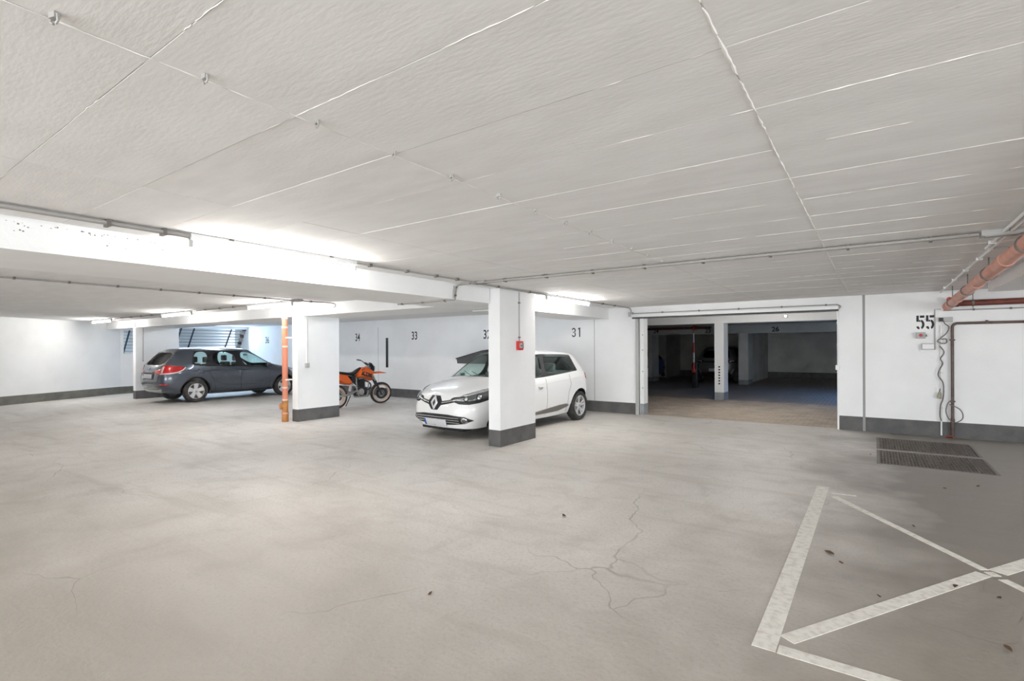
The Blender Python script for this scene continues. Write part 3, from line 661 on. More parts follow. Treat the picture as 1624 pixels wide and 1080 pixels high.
for k in range(6): MB().rbox(-22.62 + k * .095, -22.50 + k * .095, YW - .12, YW, 1.62 + k * .145, 1.755 + k * .145, .01).build('stone', M['brownpipe'] if k % 2 else M['greybox'], shaft)

# small bits of litter on the floor
for k, (x, y, s, lb) in enumerate(((-0.28, 4.52, .05, 'dark leaf clump just right of the thick bay line'), (-.2, 4.36, .03, 'small dark leaf below the clump beside the thick bay line'), (.42, 4.35, .035, 'tiny leaf scrap under the crossing of the painted diagonals'),
        (.62, 4.3, .03, 'brown leaf scrap right of centre below the painted crossing'), (.27, 5.6, .03, 'leaf scrap close to the upper painted diagonal'), (.93, 7.6, .03, 'leaf scrap on the floor right of the grates and bay box'),
        (-2.35, 4.15, .045, 'lone dark twig on the floor in the middle of the lane'), (-2.3, 2.35, .03, 'small dark chip on the foreground concrete, bottom centre'), (.62, 7.3, .05, 'crumpled leaf between the bay box and the grates'),
        (-.05, 9.0, .05, 'curled leaf at the left edge of the nearer grate'), (.02, 3.9, .03, 'tiny leaf scrap inside the left triangle of the painted box'), (.55, 3.6, .035, 'leaf scrap in the lower triangle of the painted box'))):
    m = MB(); rl = random.Random(k); n = 6
    ring = [(s * (0.5 + rl.random() * .6) * math.cos(a), s * .45 * (0.5 + rl.random() * .6) * math.sin(a), rl.uniform(.001, .012)) for a in [2 * math.pi * i / n for i in range(n)]]
    m.add([(0, 0, .004)] + ring + [(0, 0, .0)], [(0, i + 1, (i + 1) % n + 1) for i in range(n)] + [(n + 1, (i + 1) % n + 1, i + 1) for i in range(n)])
    o = m.build('leaf_scrap', M['leaf'], None, (x, y, .003)); o.rotation_euler = (0, 0, rl.uniform(0, 3))
    tag(o, lb, 'leaf', 'leaf scraps on the floor')
case = tag(empty('storage_case', (-9.1, 11.19, 1.13)), 'dark grey wall box showing behind the windscreen of the white hatchback', 'box')
MB().prism([(-.55, .0), (.75, .0), (.75, .40), (.35, .36), (-.58, .14)], 'y', -.2, .24).build('box_body', M['case'], case)
MB().prism([(-.60, .12), (.35, .345), (.76, .385), (.76, .41), (.35, .37), (-.60, .15)], 'y', -.215, .24).build('box_lid', M['black'], case)

# ------------------------------------------------------------------ vehicles: helpers
def island_split(me_src, idx):
    # return meshes (one per connected island) holding the faces with material index idx
    polys = [p for p in me_src.polygons if p.material_index == idx]
    par = {}
    def find(a):
        while par[a] != a: par[a] = par[par[a]]; a = par[a]
        return a
    for p in polys:
        for v in p.vertices: par.setdefault(v, v)
        r = find(p.vertices[0])
        for v in p.vertices[1:]: par[find(v)] = r
    groups = {}
    for p in polys: groups.setdefault(find(p.vertices[0]), []).append(p)
    return list(groups.values())
def from_polys(me_src, polys, name):
    mp = {}; v = []; f = []
    for p in polys:
        q = []
        for i in p.vertices:
            if i not in mp: mp[i] = len(v); v.append(me_src.vertices[i].co.copy())
            q.append(mp[i])
        f.append(q)
    me = bpy.data.meshes.new(name); me.from_pydata(v, [], f); me.polygons.foreach_set('use_smooth', [True] * len(f)); me.update(); return me

class Car:
    """A car body lofted through stations (rear to front); 10 points per station from floor centre to roof centre."""
    def __init__(s, name, label, loc, rz, stations, tagf, capf, mats, bulge, axles, wheel_r, arch_r, track, paint_crease=None, group=None):
        s.root = tag(empty(name, loc, rz), label, 'car', group); s.m = mats
        bm = bmesh.new(); cl = bm.edges.layers.float.new('crease_edge')
        N = len(stations); J = len(stations[0]); Vr, Vl = [], []
        for st in stations:
            r = []; l = []
            for (x, y, z) in st:
                a = bm.verts.new((x, y, z)); r.append(a); l.append(a if x < 1e-5 else bm.verts.new((-x, y, z)))
            Vr.append(r); Vl.append(l)
        def face(vs, mi):
            u = []
            for v in vs:
                if v not in u: u.append(v)
            if len(u) >= 3:
                f = bm.faces.new(u); f.material_index = mi
        for i in range(N - 1):
            for j in range(J - 1):
                t = tagf(i, j)
                face([Vr[i][j], Vr[i + 1][j], Vr[i + 1][j + 1], Vr[i][j + 1]], t)
                face([Vl[i][j], Vl[i][j + 1], Vl[i + 1][j + 1], Vl[i + 1][j]], t)
        for which, i, sg in (('rear', 0, -1), ('front', N - 1, 1)):
            C = []
            for j in range(J):
                p = Vr[i][j].co
                C.append(Vr[i][j] if p.x < 1e-5 else bm.verts.new((0, p.y + sg * bulge, p.z)))
            for j in range(J - 1):
                t = capf(which, j)
                face([Vr[i][j], Vr[i][j + 1], C[j + 1], C[j]], t); face([Vl[i][j], C[j], C[j + 1], Vl[i][j + 1]], t)
        bmesh.ops.recalc_face_normals(bm, faces=bm.faces)
        # black frames round the glass, one region per pane
        gl = [f for f in bm.faces if f.material_index in (1, 2, 3)]
        seen = set()
        for f0 in gl:
            if f0 in seen or not f0.is_valid: continue
            reg = []; stack = [f0]
            while stack:
                f = stack.pop()
                if f in seen: continue
                seen.add(f); reg.append(f)
                for e in f.edges:
                    for g in e.link_faces:
                        if g not in seen and g.material_index == f0.material_index: stack.append(g)
            mi = f0.material_index
            r = bmesh.ops.inset_region(bm, faces=reg, thickness=0.014 if mi == 1 else 0.024, depth=-0.003, use_even_offset=True, use_boundary=True)
            for f in r['faces']: f.material_index = 4
            seen.update(r['faces'])
        for e in bm.edges:
            mset = {f.material_index for f in e.link_faces}
            if len(mset) > 1: e[cl] = 1.0
            if paint_crease:
                c = paint_crease((e.verts[0].co + e.verts[1].co) / 2)
        cv = bm.verts.layers.float.new('crease_vert')
        for v in bm.verts:
            if sum(1 for f in v.link_faces if f.material_index in (1, 2, 3)) == 1:
                v[cv] = 0.92
                for e in v.link_edges:
                    if e.link_faces and all(f.material_index == 4 for f in e.link_faces): e.other_vert(v)[cv] = 0.92
        me = bpy.data.meshes.new(name + '_cage'); bm.to_mesh(me); bm.free()
        for k in range(8): me.materials.append(mats.get(k, mats[0]))
        o = bpy.data.objects.new(name + '_cage', me); col.objects.link(o)
        ss = o.modifiers.new('s', 'SUBSURF'); ss.levels = ss.render_levels = 3
        cut = MB()
        for ya in axles:
            for sg in (-1, 1):
                a, b = sorted((sg * 0.56, sg * 1.2)); cut.lathe([(.0001, a), (arch_r, a), (arch_r, b), (.0001, b)], 'x', (0, ya, wheel_r + .015), 40)
        cme = cut.mesh('cut'); cme.materials.clear()
        for k in range(8): cme.materials.append(mats.get(k, mats[0]))
        for p in cme.polygons: p.material_index = 6
        co = bpy.data.objects.new('cut', cme); col.objects.link(co)
        bo = o.modifiers.new('b', 'BOOLEAN'); bo.operation = 'DIFFERENCE'; bo.object = co; bo.solver = 'EXACT'
        bpy.context.view_layer.update(); dg = bpy.context.evaluated_depsgraph_get()
        ev = bpy.data.meshes.new_from_object(o.evaluated_get(dg))
        # surface for projecting details: before the wheel arches are cut
        o.modifiers.remove(bo); bpy.context.view_layer.update(); dg = bpy.context.evaluated_depsgraph_get()
        pre = bpy.data.meshes.new_from_object(o.evaluated_get(dg))
        s.bvh = BVHTree.FromPolygons([v.co.copy() for v in pre.vertices], [tuple(p.vertices) for p in pre.polygons])
        bpy.data.objects.remove(o); bpy.data.objects.remove(co)
        names = {0: 'body', 1: 'side_window', 2: 'windscreen', 3: 'rear_window', 4: 'window_frame', 5: 'lower_trim', 6: 'wheel_well'}
        for k, nm in names.items():
            isl = island_split(ev, k)
            if not isl: continue
            if k in (1, 2, 3, 6):
                for g in isl:
                    if len(g) > 3: link(nm, from_polys(ev, g, nm), mats[k], s.root)
            else: link(nm, from_polys(ev, [p for g in isl for p in g], nm), mats[k], s.root)
        s.axles = axles; s.wr = wheel_r; s.track = track
    def hit(s, o, d):
        h = s.bvh.ray_cast(o, d)
        if h[0] is None:
            h = s.bvh.find_nearest(o + d * 1.5)
        return h[0], (h[1] if h[1].dot(d) < 0 else -h[1])
    def patch(s, name, poly, frame, mat, off=.004, parent=None, seg=.035, thick=.006):
        O, U, V, D = frame
        bm = bmesh.new(); vs = [bm.verts.new((u, v, 0)) for u, v in poly]
        es = [bm.edges.new((vs[i], vs[(i + 1) % len(vs)])) for i in range(len(vs))]
        bmesh.ops.triangle_fill(bm, use_beauty=True, use_dissolve=False, edges=es)
        for _ in range(6):
            long = [e for e in bm.edges if e.calc_length() > seg * 1.6]
            if not long: break
            bmesh.ops.subdivide_edges(bm, edges=long, cuts=1, use_grid_fill=False)
            bmesh.ops.triangulate(bm, faces=bm.faces)
        for v in bm.verts:
            p, n = s.hit(O + U * v.co.x + V * v.co.y, D); v.co = p + n * off
        bmesh.ops.recalc_face_normals(bm, faces=bm.faces)
        me = bpy.data.meshes.new(name); bm.to_mesh(me); bm.free()
        for p in me.polygons: p.use_smooth = True
        o = link(name, me, mat, parent or s.root)
        sd = o.modifiers.new('t', 'SOLIDIFY'); sd.thickness = thick; sd.offset = 0
        return o
    def line(s, name, pts, frame, mat, r=.0035, off=0.0, parent=None):
        O, U, V, D = frame; P = []
        for a, b in zip(pts[:-1], pts[1:]):
            a, b = Vector(a), Vector(b); k = max(1, int((b - a).length / .04))
            for t in range(k): P.append(a.lerp(b, t / k))
        P.append(Vector(pts[-1])); Q = []
        for q in P:
            p, n = s.hit(O + U * q.x + V * q.y, D); Q.append(p + n * off)
        return MB().tube(Q, r, 6).build(name, mat, parent or s.root)
    def side(s, sg): return (Vector((sg * 3, 0, 0)), Vector((0, 1, 0)), Vector((0, 0, 1)), Vector((-sg, 0, 0)))
    def front(s): return (Vector((0, 5, 0)), Vector((1, 0, 0)), Vector((0, 0, 1)), Vector((0, -1, 0)))
    def rear(s): return (Vector((0, -5, 0)), Vector((1, 0, 0)), Vector((0, 0, 1)), Vector((0, 1, 0)))
    def oblique(s, ax, ay):
        d = Vector((-ax, -ay, 0)).normalized(); U = Vector((-d.y, d.x, 0)); return (-d * 5, U, Vector((0, 0, 1)), d)
    def wheels(s, kind, steer=0.0, width=.205):
        r = s.wr
        for ya in s.axles:
            for sg in (-1, 1):
                e = empty('wheel', (sg * (s.track - width / 2), ya, r)); e.parent = s.root
                w = width / 2; rim = r * (.70 if kind != 'star' else .69)
                MB().lathe([(rim, -w * .85), (r * .86, -w), (r * .955, -w * .92), (r, -w * .7), (r, w * .7), (r * .955, w * .92), (r * .86, w), (rim, w * .85), (rim * .97, 0)], 'x', (0, 0, 0), 40, True).build('tyre', M['rubber'], e)
                q = MB(); q.lathe([(rim, sg * w * .84), (rim * .955, sg * w * .88), (rim * .93, sg * w * .6), (rim * .92, -sg * w * .8)], 'x', (0, 0, 0), 40)
                q.lathe([(.0001, sg * w * .66), (.03, sg * w * .66), (.06, sg * w * .60), (.075, sg * w * .45), (.075, sg * w * .2)], 'x', (0, 0, 0), 24)
                n = 5; xo = sg * w * .72; xi = sg * w * .52; hub = sg * w * .55
                for k in range(n):
                    for dA in ((-.19, .19) if kind == 'twin' else (0.0,)):
                        a0 = 2 * math.pi * k / n + math.pi / 2; a = a0 + dA; a1 = a0 + dA * (.55 if kind == 'twin' else 1.25)
                        c0 = Vector((hub, math.cos(a1) * .05, math.sin(a1) * .05)); c1 = Vector((xo, math.cos(a) * rim * .95, math.sin(a) * rim * .95))
                        tdir = (c1 - c0).cross(Vector((1, 0, 0))).normalized(); h0, h1 = (.019, .017) if kind == 'twin' else (.046, .068)
                        t0 = Vector((-sg * .022, 0, 0))
                        q.add([c0 - tdir * h0, c0 + tdir * h0, c1 + tdir * h1, c1 - tdir * h1, c0 - tdir * h0 + t0, c0 + tdir * h0 + t0, c1 + tdir * h1 + t0, c1 - tdir * h1 + t0],
                              [(0, 1, 2, 3), (7, 6, 5, 4), (0, 4, 5, 1), (1, 5, 6, 2), (2, 6, 7, 3), (3, 7, 4, 0)])
                q.build('rim', M['stainless'], e)
                MB().lathe([(.0001, sg * w * .05), (rim * .86, sg * w * .05), (rim * .86, -sg * w * .2)], 'x', (0, 0, 0), 32).build('brake_disc', M['clip'], e)
                MB().lathe([(.0001, sg * w * .70), (.026, sg * w * .69), (.03, sg * w * .66)], 'x', (0, 0, 0), 16).build('hub_cap', M['greybox'], e)
    def interior(s, y_front, y_rear, belt, seat_mat, roof, wx=.37, steer_side=-1):
        D = M['cabin']
        MB().rbox(-.70, .70, y_rear - .75, y_front + .95, .32, belt - .17, .05).build('cabin_floor', D, s.root)
        MB().rbox(-.66, .66, y_front + .55, y_front + 1.0, belt - .22, belt - .02, .06).build('dashboard', D, s.root)
        for yy, zt in ((y_front, roof - .36), (y_rear, roof - .40)):
            for sx in (-1, 1):
                b = MB(); b.rbox(sx * wx - .23, sx * wx + .23, yy - .13, yy + .02, belt - .3, zt, .05)
                st = b.build('seat', seat_mat, s.root)
                MB().rbox(sx * wx - .13, sx * wx + .13, yy - .14, yy - .05, zt + .03, zt + .21, .035).build('headrest', seat_mat, st)
        MB().lathe([(.175 + .014 * math.cos(t), .014 * math.sin(t)) for t in [2 * math.pi * k / 8 for k in range(8)]], 'y', (0, 0, 0), 24, True).xform(Matrix.Translation((steer_side * wx, y_front + .52, belt + .0)) @ Matrix.Rotation(R(25), 4, 'X')).build('steering_wheel', D, s.root)
        MB().rbox(-.11, .11, y_front + .40, y_front + .43, roof - .17, roof - .11, .012).build('rear_view_mirror', D, s.root)

def P3(fr, sg, pts): return [(Vector((sg * x, y, 0)).dot(fr[1]), z) for x, y, z in pts]
def mirror_x(poly): return [(-u, v) for u, v in poly]
M['lampgrey'] = plain('lamp_housing', (.16, .165, .17), .2, .5, 1.0)
M['badge'] = plain('bright_badge', (.82, .82, .83), .25, .5)
M['lampbowl'] = plain('lamp_reflector', (.62, .63, .64), .22, .6, 1.0)
M['clear'] = glass_material('clear_lens', (.92, .92, .92))
M['gglass'] = glass_material('green_tint_glass', (.82, .93, .90))
M['wglass'] = glass_material('green_windscreen', (.74, .90, .85))
M['dglass'] = glass_material('privacy_glass', (.05, .06, .06), refl=.22)
M['plate'] = plain('plate_white', (.62, .62, .64), .5)
M['eu'] = plain('plate_blue', (.03, .13, .40), .5)
M['taillens'] = plain('red_lens', (.50, .012, .015), .12, coat=1.0)
M['tailwhite'] = plain('pale_lens', (.80, .62, .58), .12, coat=1.0)
M['white_paint'] = plain('white_car_paint', (.86, .86, .855), .30, 0.0, 1.0)
M['grey_paint'] = plain('slate_car_paint', (.085, .10, .125), .34, .5, 1.0)
M['silver_trim'] = plain('matt_silver_trim', (.52, .52, .51), .4, .5)
M['seat_grey'] = plain('seat_cloth', (.16, .17, .165), .9)
M['cabin'] = plain('cabin_trim', (.20, .21, .20), .8)
M['steel_paint'] = plain('steel_grey_paint', (.16, .165, .17), .3, .5, 1.0)
M['blue_paint'] = plain('bright_blue_paint', (.01, .07, .50), .3, .1, 1.0)

# ------------------------------------------------------------------ white hatchback
CL = [
 [(0,-1.84,.27),(.52,-1.88,.26),(.60,-2.00,.42),(.63,-2.02,.62),(.60,-1.97,.93),(.585,-1.93,1.00),(.50,-1.72,1.28),(.45,-1.68,1.335),(.24,-1.66,1.365),(0,-1.66,1.375)],
 [(0,-1.70,.22),(.70,-1.72,.23),(.82,-1.74,.42),(.855,-1.76,.64),(.815,-1.80,.92),(.775,-1.76,1.02),(.60,-1.56,1.31),(.53,-1.52,1.36),(.27,-1.50,1.39),(0,-1.50,1.40)],
 [(0,-1.41,.20),(.72,-1.41,.21),(.84,-1.41,.40),(.885,-1.41,.66),(.85,-1.42,.89),(.785,-1.40,1.03),(.615,-1.33,1.325),(.55,-1.31,1.385),(.28,-1.30,1.415),(0,-1.30,1.425)],
 [(0,-1.0,.18),(.74,-1.0,.19),(.825,-1.02,.34),(.855,-1.05,.62),(.84,-1.10,.86),(.80,-1.12,1.015),(.625,-1.06,1.34),(.56,-1.05,1.40),(.28,-1.04,1.432),(0,-1.04,1.44)],
 [(0,-.5,.18),(.75,-.5,.18),(.825,-.5,.32),(.845,-.5,.60),(.835,-.5,.84),(.805,-.55,.975),(.635,-.53,1.35),(.57,-.52,1.41),(.28,-.52,1.44),(0,-.52,1.448)],
 [(0,-.17,.18),(.75,-.17,.18),(.825,-.17,.32),(.845,-.17,.58),(.838,-.17,.83),(.808,-.17,.955),(.638,-.24,1.355),(.572,-.24,1.413),(.28,-.24,1.443),(0,-.24,1.45)],
 [(0,-.08,.18),(.75,-.08,.18),(.825,-.08,.32),(.845,-.08,.58),(.838,-.08,.83),(.808,-.08,.950),(.638,-.16,1.355),(.572,-.16,1.413),(.28,-.16,1.443),(0,-.16,1.45)],
 [(0,.35,.18),(.75,.35,.18),(.825,.35,.32),(.848,.35,.58),(.84,.35,.82),(.80,.35,.935),(.635,.26,1.335),(.58,.22,1.39),(.28,.28,1.42),(0,.30,1.428)],
 [(0,.86,.18),(.74,.86,.19),(.825,.86,.34),(.855,.86,.62),(.838,.86,.82),(.80,.86,.915),(.765,.88,.95),(.72,.92,.962),(.38,1.12,.995),(0,1.18,1.00)],
 [(0,1.18,.19),(.72,1.18,.21),(.835,1.18,.40),(.87,1.18,.66),(.84,1.20,.80),(.785,1.22,.875),(.71,1.24,.912),(.58,1.28,.935),(.30,1.38,.96),(0,1.42,.965)],
 [(0,1.62,.19),(.68,1.58,.19),(.79,1.52,.36),(.835,1.52,.58),(.80,1.52,.74),(.735,1.52,.81),(.65,1.55,.85),(.52,1.58,.875),(.26,1.60,.89),(0,1.62,.895)],
 [(0,1.84,.19),(.58,1.78,.18),(.74,1.76,.34),(.75,1.76,.55),(.715,1.75,.67),(.665,1.74,.735),(.54,1.75,.775),(.44,1.78,.80),(.24,1.82,.82),(0,1.84,.825)],
 [(0,1.94,.21),(.40,1.90,.20),(.53,1.95,.32),(.535,1.96,.50),(.46,1.94,.62),(.43,1.92,.69),(.39,1.90,.735),(.32,1.89,.755),(.17,1.90,.765),(0,1.90,.77)],
]
for st in CL[10:]:
    for k, (x, y, z) in enumerate(st): st[k] = (x * 1.03, y + .03 + .05 * (y - 1.5) / .4, z)
for st in CL:
    for k, (x, y, z) in enumerate(st):
        if z > 1.2: z += .018
        st[k] = (x, y, z + .065 * max(0, min(1, (z - .5) / .9)))
def cl_tag(i, j):
    if j == 5 and i in (2, 3, 4, 6, 7): return 1
    if j == 5 and i == 5: return 4
    if j in (7, 8) and i == 7: return 2
    if j == 0: return 5
    return 0
def cl_cap(w, j):
    if w == 'rear' and j == 5: return 3
    if j == 0: return 5
    return 0
cmats = {0: M['white_paint'], 1: M['gglass'], 2: M['wglass'], 3: M['dglass'], 4: M['black'], 5: M['black'], 6: M['black']}
CLIO_RZ = R(180 - 2.8); CLIO_LOC = (-6.115, 8.55, 0)
clio = Car('hatchback_car', 'white five-door hatchback parked behind the column with the fire alarm', CLIO_LOC, CLIO_RZ, CL, cl_tag, cl_cap, cmats, .05, (1.18, -1.41), .312, .362, .862)
clio.wheels('twin')
clio.interior(.05, -.85, .93, M['seat_grey'], 1.42)
F = clio.front()
# grille band with emblem
clio.patch('grille_band', [(-.60, .705), (-.52, .735), (-.30, .672), (-.16, .652), (-.10, .74), (.10, .74), (.16, .652), (.30, .672), (.52, .735), (.60, .705), (.55, .675), (.30, .615), (.15, .585), (.07, .50), (-.07, .50), (-.15, .585), (-.30, .615), (-.55, .675)], F, M['black'], .004)
clio.patch('chrome_strip', [(-.55, .694), (-.28, .634), (-.15, .612), (-.15, .630), (-.28, .652), (-.55, .708)], F, M['chrome'], .010)
clio.patch('chrome_strip', mirror_x([(-.55, .694), (-.28, .634), (-.15, .612), (-.15, .630), (-.28, .652), (-.55, .708)]), F, M['chrome'], .010)
em = clio.patch('diamond_emblem', [(0, .748), (.085, .62), (0, .492), (-.085, .62)], F, M['badge'], .018, thick=.014)
clio.patch('emblem_inset', [(0, .672), (.028, .62), (0, .568), (-.028, .62)], F, M['black'], .027, em)
# lower grille, fog lamps, plate
clio.patch('lower_grille', [(-.70, .34), (-.60, .40), (-.3, .432), (0, .437), (.3, .432), (.60, .40), (.70, .34), (.58, .285), (.40, .265), (0, .245), (-.40, .265), (-.58, .285)], F, M['black'], .004)
for z in (.385, .345, .305): clio.line('grille_bar', [(-.5, z - .012), (-.2, z), (.2, z), (.5, z - .012)], F, M['silver_trim'], .006, .008)
for sg in (-1, 1):
    ring = [(sg * .585 + .048 * math.cos(t), .340 + .048 * math.sin(t)) for t in [2 * math.pi * k / 20 for k in range(20)]]
    fg = clio.patch('fog_lamp', ring, F, M['chrome'], .012)
    clio.patch('fog_lens', [(sg * .585 + .03 * math.cos(t), .340 + .03 * math.sin(t)) for t in [2 * math.pi * k / 16 for k in range(16)]], F, M['clip'], .02, fg)
np_ = clio.patch('number_plate', [(-.26, .235), (.26, .235), (.26, .345), (-.26, .345)], F, M['plate'], .022, thick=.01)
clio.patch('plate_strip', [(.26, .235), (.215, .235), (.215, .345), (.26, .345)], F, M['eu'], .029, np_)
MB().rbox(-.5, .5, 1.66, 1.90, .135, .20, .02).build('front_lip', M['black'], clio.root)
for sg in (-1, 1):
    fr = clio.oblique(sg * .62, 1.0)
    # project headlight along a corner direction; u runs across the corner
    hp = P3(fr, sg, [(.34, 1.95, .690), (.42, 1.93, .715), (.55, 1.84, .765), (.70, 1.60, .835), (.765, 1.42, .862), (.795, 1.36, .845), (.80, 1.40, .79), (.785, 1.50, .73), (.73, 1.68, .685), (.62, 1.80, .655), (.48, 1.90, .648), (.38, 1.94, .660)])
    hd = P3(fr, sg, [(.30, 1.95, .695), (.36, 1.95, .720), (.48, 1.90, .735), (.80, 1.45, .80), (.80, 1.44, .72), (.79, 1.52, .675), (.72, 1.70, .630), (.60, 1.82, .605), (.45, 1.91, .612), (.36, 1.94, .645)])
    bz = clio.patch('headlight_bezel', hd, fr, M['black'], .003)
    hl = clio.patch('headlight', hp, fr, M['lampgrey'], .008)
    clio.patch('indicator_strip', P3(fr, sg, [(.50, 1.88, .752), (.70, 1.60, .838), (.765, 1.42, .862), (.79, 1.38, .84), (.70, 1.62, .79), (.54, 1.85, .733)]), fr, M['lampbowl'], .013, hl)
    for qx, qy, qz, rad in ((.55, 1.84, .690, .040), (.70, 1.68, .715, .048)):
        cu_ = P3(fr, sg, [(qx, qy, qz)])[0]
        clio.patch('projector_lens', [(cu_[0] + rad * math.cos(t), cu_[1] + rad * math.sin(t)) for t in [2 * math.pi * q / 16 for q in range(16)]], fr, M['black'], .014, hl)
        clio.patch('projector_ring', [(cu_[0] + rad * .7 * math.cos(t), cu_[1] + rad * .7 * math.sin(t)) for t in [2 * math.pi * q / 14 for q in range(14)]], fr, M['chrome'], .020, hl)
    S = clio.side(sg)
    # door gaps, trims, handles
    clio.line('door_gap', [(.66, .92), (.70, .60), (.66, .30), (.56, .23)], S, M['clip'])
    clio.line('door_gap', [(-.14, .95), (-.17, .60), (-.16, .24)], S, M['clip'])
    clio.line('door_gap', [(-1.02, 1.0), (-1.05, .80), (-.95, .62), (-.92, .24)], S, M['clip'])
    clio.patch('door_trim', [(.62, .265), (-.15, .265), (-.60, .275), (-.93, .335), (-.985, .372), (-.88, .40), (-.62, .395), (-.3, .37), (.3, .32), (.62, .29)], S, M['clip'], .004)
    clio.line('trim_chrome', [(.6, .262), (-.15, .262), (-.60, .272), (-.93, .330), (-.975, .36)], S, M['silver_trim'], .006, .006)
    h = clio.patch('handle_recess', [(.06 + .085 * math.cos(t), .80 - .008 + .036 * math.sin(t)) for t in [math.pi + math.pi * q / 10 for q in range(11)]], S, M['silver_trim'], .002)
    clio.line('door_handle', [(-.03, .80), (.06, .808), (.15, .803)], S, M['white_paint'], .015, .018)
    clio.line('arch_lip', [(-1.41 + .372 * math.cos(t), .325 + .372 * math.sin(t)) for t in [math.pi * q / 20 for q in range(1, 20)]], S, M['white_paint'], .010, .0)
    clio.line('arch_lip', [(1.18 + .372 * math.cos(t), .325 + .372 * math.sin(t)) for t in [math.pi * q / 20 for q in range(1, 20)]], S, M['white_paint'], .010, .0)
    clio.line('shoulder_crease', [(.5, .84), (-.3, .86), (-1.0, .90), (-1.5, .93)], S, M['white_paint'], .006, .0)
    # tail lamp seen round the rear corner, mirror
    fr2 = clio.oblique(sg * 1.0, -.55)
    clio.patch('tail_light', P3(fr2, sg, [(.83, -1.70, .90), (.80, -1.74, 1.0), (.74, -1.84, 1.015), (.66, -1.93, 1.0), (.66, -1.98, .90), (.74, -1.92, .84)]), fr2, M['taillens'], .006)
    mr = MB().rbox(min(sg * .83, sg * .92), max(sg * .83, sg * .92), .40, .58, .94, 1.06, .035).build('door_mirror', M['white_paint'], clio.root)
    MB().rbox(min(sg * .80, sg * .88), max(sg * .80, sg * .88), .54, .62, .92, .96, .012).build('mirror_arm', M['black'], mr)
    MB().box(min(sg * .825, sg * .832), max(sg * .825, sg * .832), .43, .56, .96, 1.045).build('mirror_glass', M['chrome'], mr)
MB().tube([(0, -.25, 1.44), (0, -.60, 1.68)], .006, 6).build('aerial', M['black'], clio.root)
for sg in (-1, 1): MB().tube([(sg * .1, .96, 1.0), (sg * .1 + .28, .80, 1.06), (sg * .1 + .50, .68, 1.10)], .008, 6).build('wiper', M['black'], clio.root)

# ------------------------------------------------------------------ dark estate car
XL = [
 [(0,-2.02,.33),(.58,-2.06,.32),(.69,-2.16,.46),(.72,-2.20,.66),(.69,-2.14,.98),(.67,-2.06,1.085),(.565,-1.74,1.41),(.51,-1.66,1.47),(.27,-1.63,1.495),(0,-1.62,1.505)],
 [(0,-1.88,.28),(.74,-1.90,.29),(.84,-1.92,.46),(.87,-1.95,.66),(.835,-1.94,.97),(.80,-1.86,1.09),(.645,-1.58,1.415),(.58,-1.52,1.48),(.29,-1.50,1.51),(0,-1.50,1.52)],
 [(0,-1.36,.24),(.76,-1.36,.25),(.865,-1.36,.44),(.905,-1.36,.68),(.875,-1.42,.93),(.835,-1.48,1.10),(.67,-1.36,1.425),(.61,-1.32,1.49),(.30,-1.30,1.52),(0,-1.30,1.53)],
 [(0,-.95,.20),(.78,-.95,.22),(.865,-.95,.38),(.885,-.95,.66),(.875,-.98,.92),(.84,-1.02,1.065),(.685,-.99,1.435),(.625,-.98,1.50),(.30,-.97,1.53),(0,-.97,1.54)],
 [(0,-.85,.20),(.78,-.85,.22),(.865,-.85,.38),(.885,-.85,.66),(.877,-.88,.92),(.842,-.90,1.055),(.688,-.89,1.436),(.628,-.88,1.50),(.30,-.87,1.53),(0,-.87,1.54)],
 [(0,-.10,.20),(.78,-.10,.22),(.865,-.10,.36),(.885,-.10,.64),(.88,-.10,.90),(.845,-.12,1.025),(.69,-.20,1.44),(.63,-.20,1.50),(.30,-.20,1.53),(0,-.20,1.54)],
 [(0,.02,.20),(.78,.02,.22),(.865,.02,.36),(.885,.02,.64),(.88,.02,.90),(.845,.02,1.02),(.69,-.08,1.44),(.63,-.08,1.498),(.30,-.08,1.528),(0,-.08,1.538)],
 [(0,.55,.20),(.78,.55,.22),(.865,.55,.36),(.885,.55,.64),(.875,.55,.88),(.83,.55,1.00),(.665,.34,1.405),(.60,.28,1.462),(.30,.31,1.492),(0,.32,1.50)],
 [(0,1.02,.21),(.77,1.02,.23),(.865,1.02,.40),(.89,1.02,.66),(.87,1.0,.86),(.815,1.0,.985),(.765,1.0,1.015),(.72,1.03,1.03),(.38,1.18,1.055),(0,1.22,1.06)],
 [(0,1.40,.22),(.75,1.40,.25),(.865,1.40,.44),(.905,1.40,.68),(.865,1.40,.85),(.79,1.40,.94),(.71,1.40,.975),(.60,1.41,.995),(.32,1.46,1.02),(0,1.48,1.025)],
 [(0,1.84,.24),(.70,1.80,.25),(.82,1.76,.42),(.845,1.74,.62),(.81,1.74,.77),(.74,1.74,.85),(.66,1.76,.89),(.54,1.80,.915),(.30,1.86,.945),(0,1.88,.95)],
 [(0,2.06,.24),(.58,2.0,.24),(.70,1.98,.40),(.715,1.98,.60),(.68,1.97,.72),(.63,1.96,.79),(.56,1.98,.83),(.46,2.0,.85),(.26,2.03,.875),(0,2.04,.88)],
 [(0,2.15,.27),(.40,2.12,.26),(.48,2.17,.40),(.485,2.18,.58),(.47,2.16,.68),(.44,2.14,.745),(.40,2.12,.785),(.33,2.11,.80),(.18,2.11,.82),(0,2.11,.825)],
]
for st in XL[:2]:
    for k, (x, y, z) in enumerate(st):
        st[k] = (x * (1.03 if st is XL[0] else 1.0), y - (.11 if z < 1.2 else .06), z)
for st in XL:
    for k, (x, y, z) in enumerate(st):
        if z > 1.3: st[k] = (x, y, z + .03)
        elif .98 < z < 1.2 and k == 5: st[k] = (x, y, z - .02)
        x, y, z = st[k]; st[k] = (x, y, z + .05 * max(0, min(1, (z - .5) / .9)))
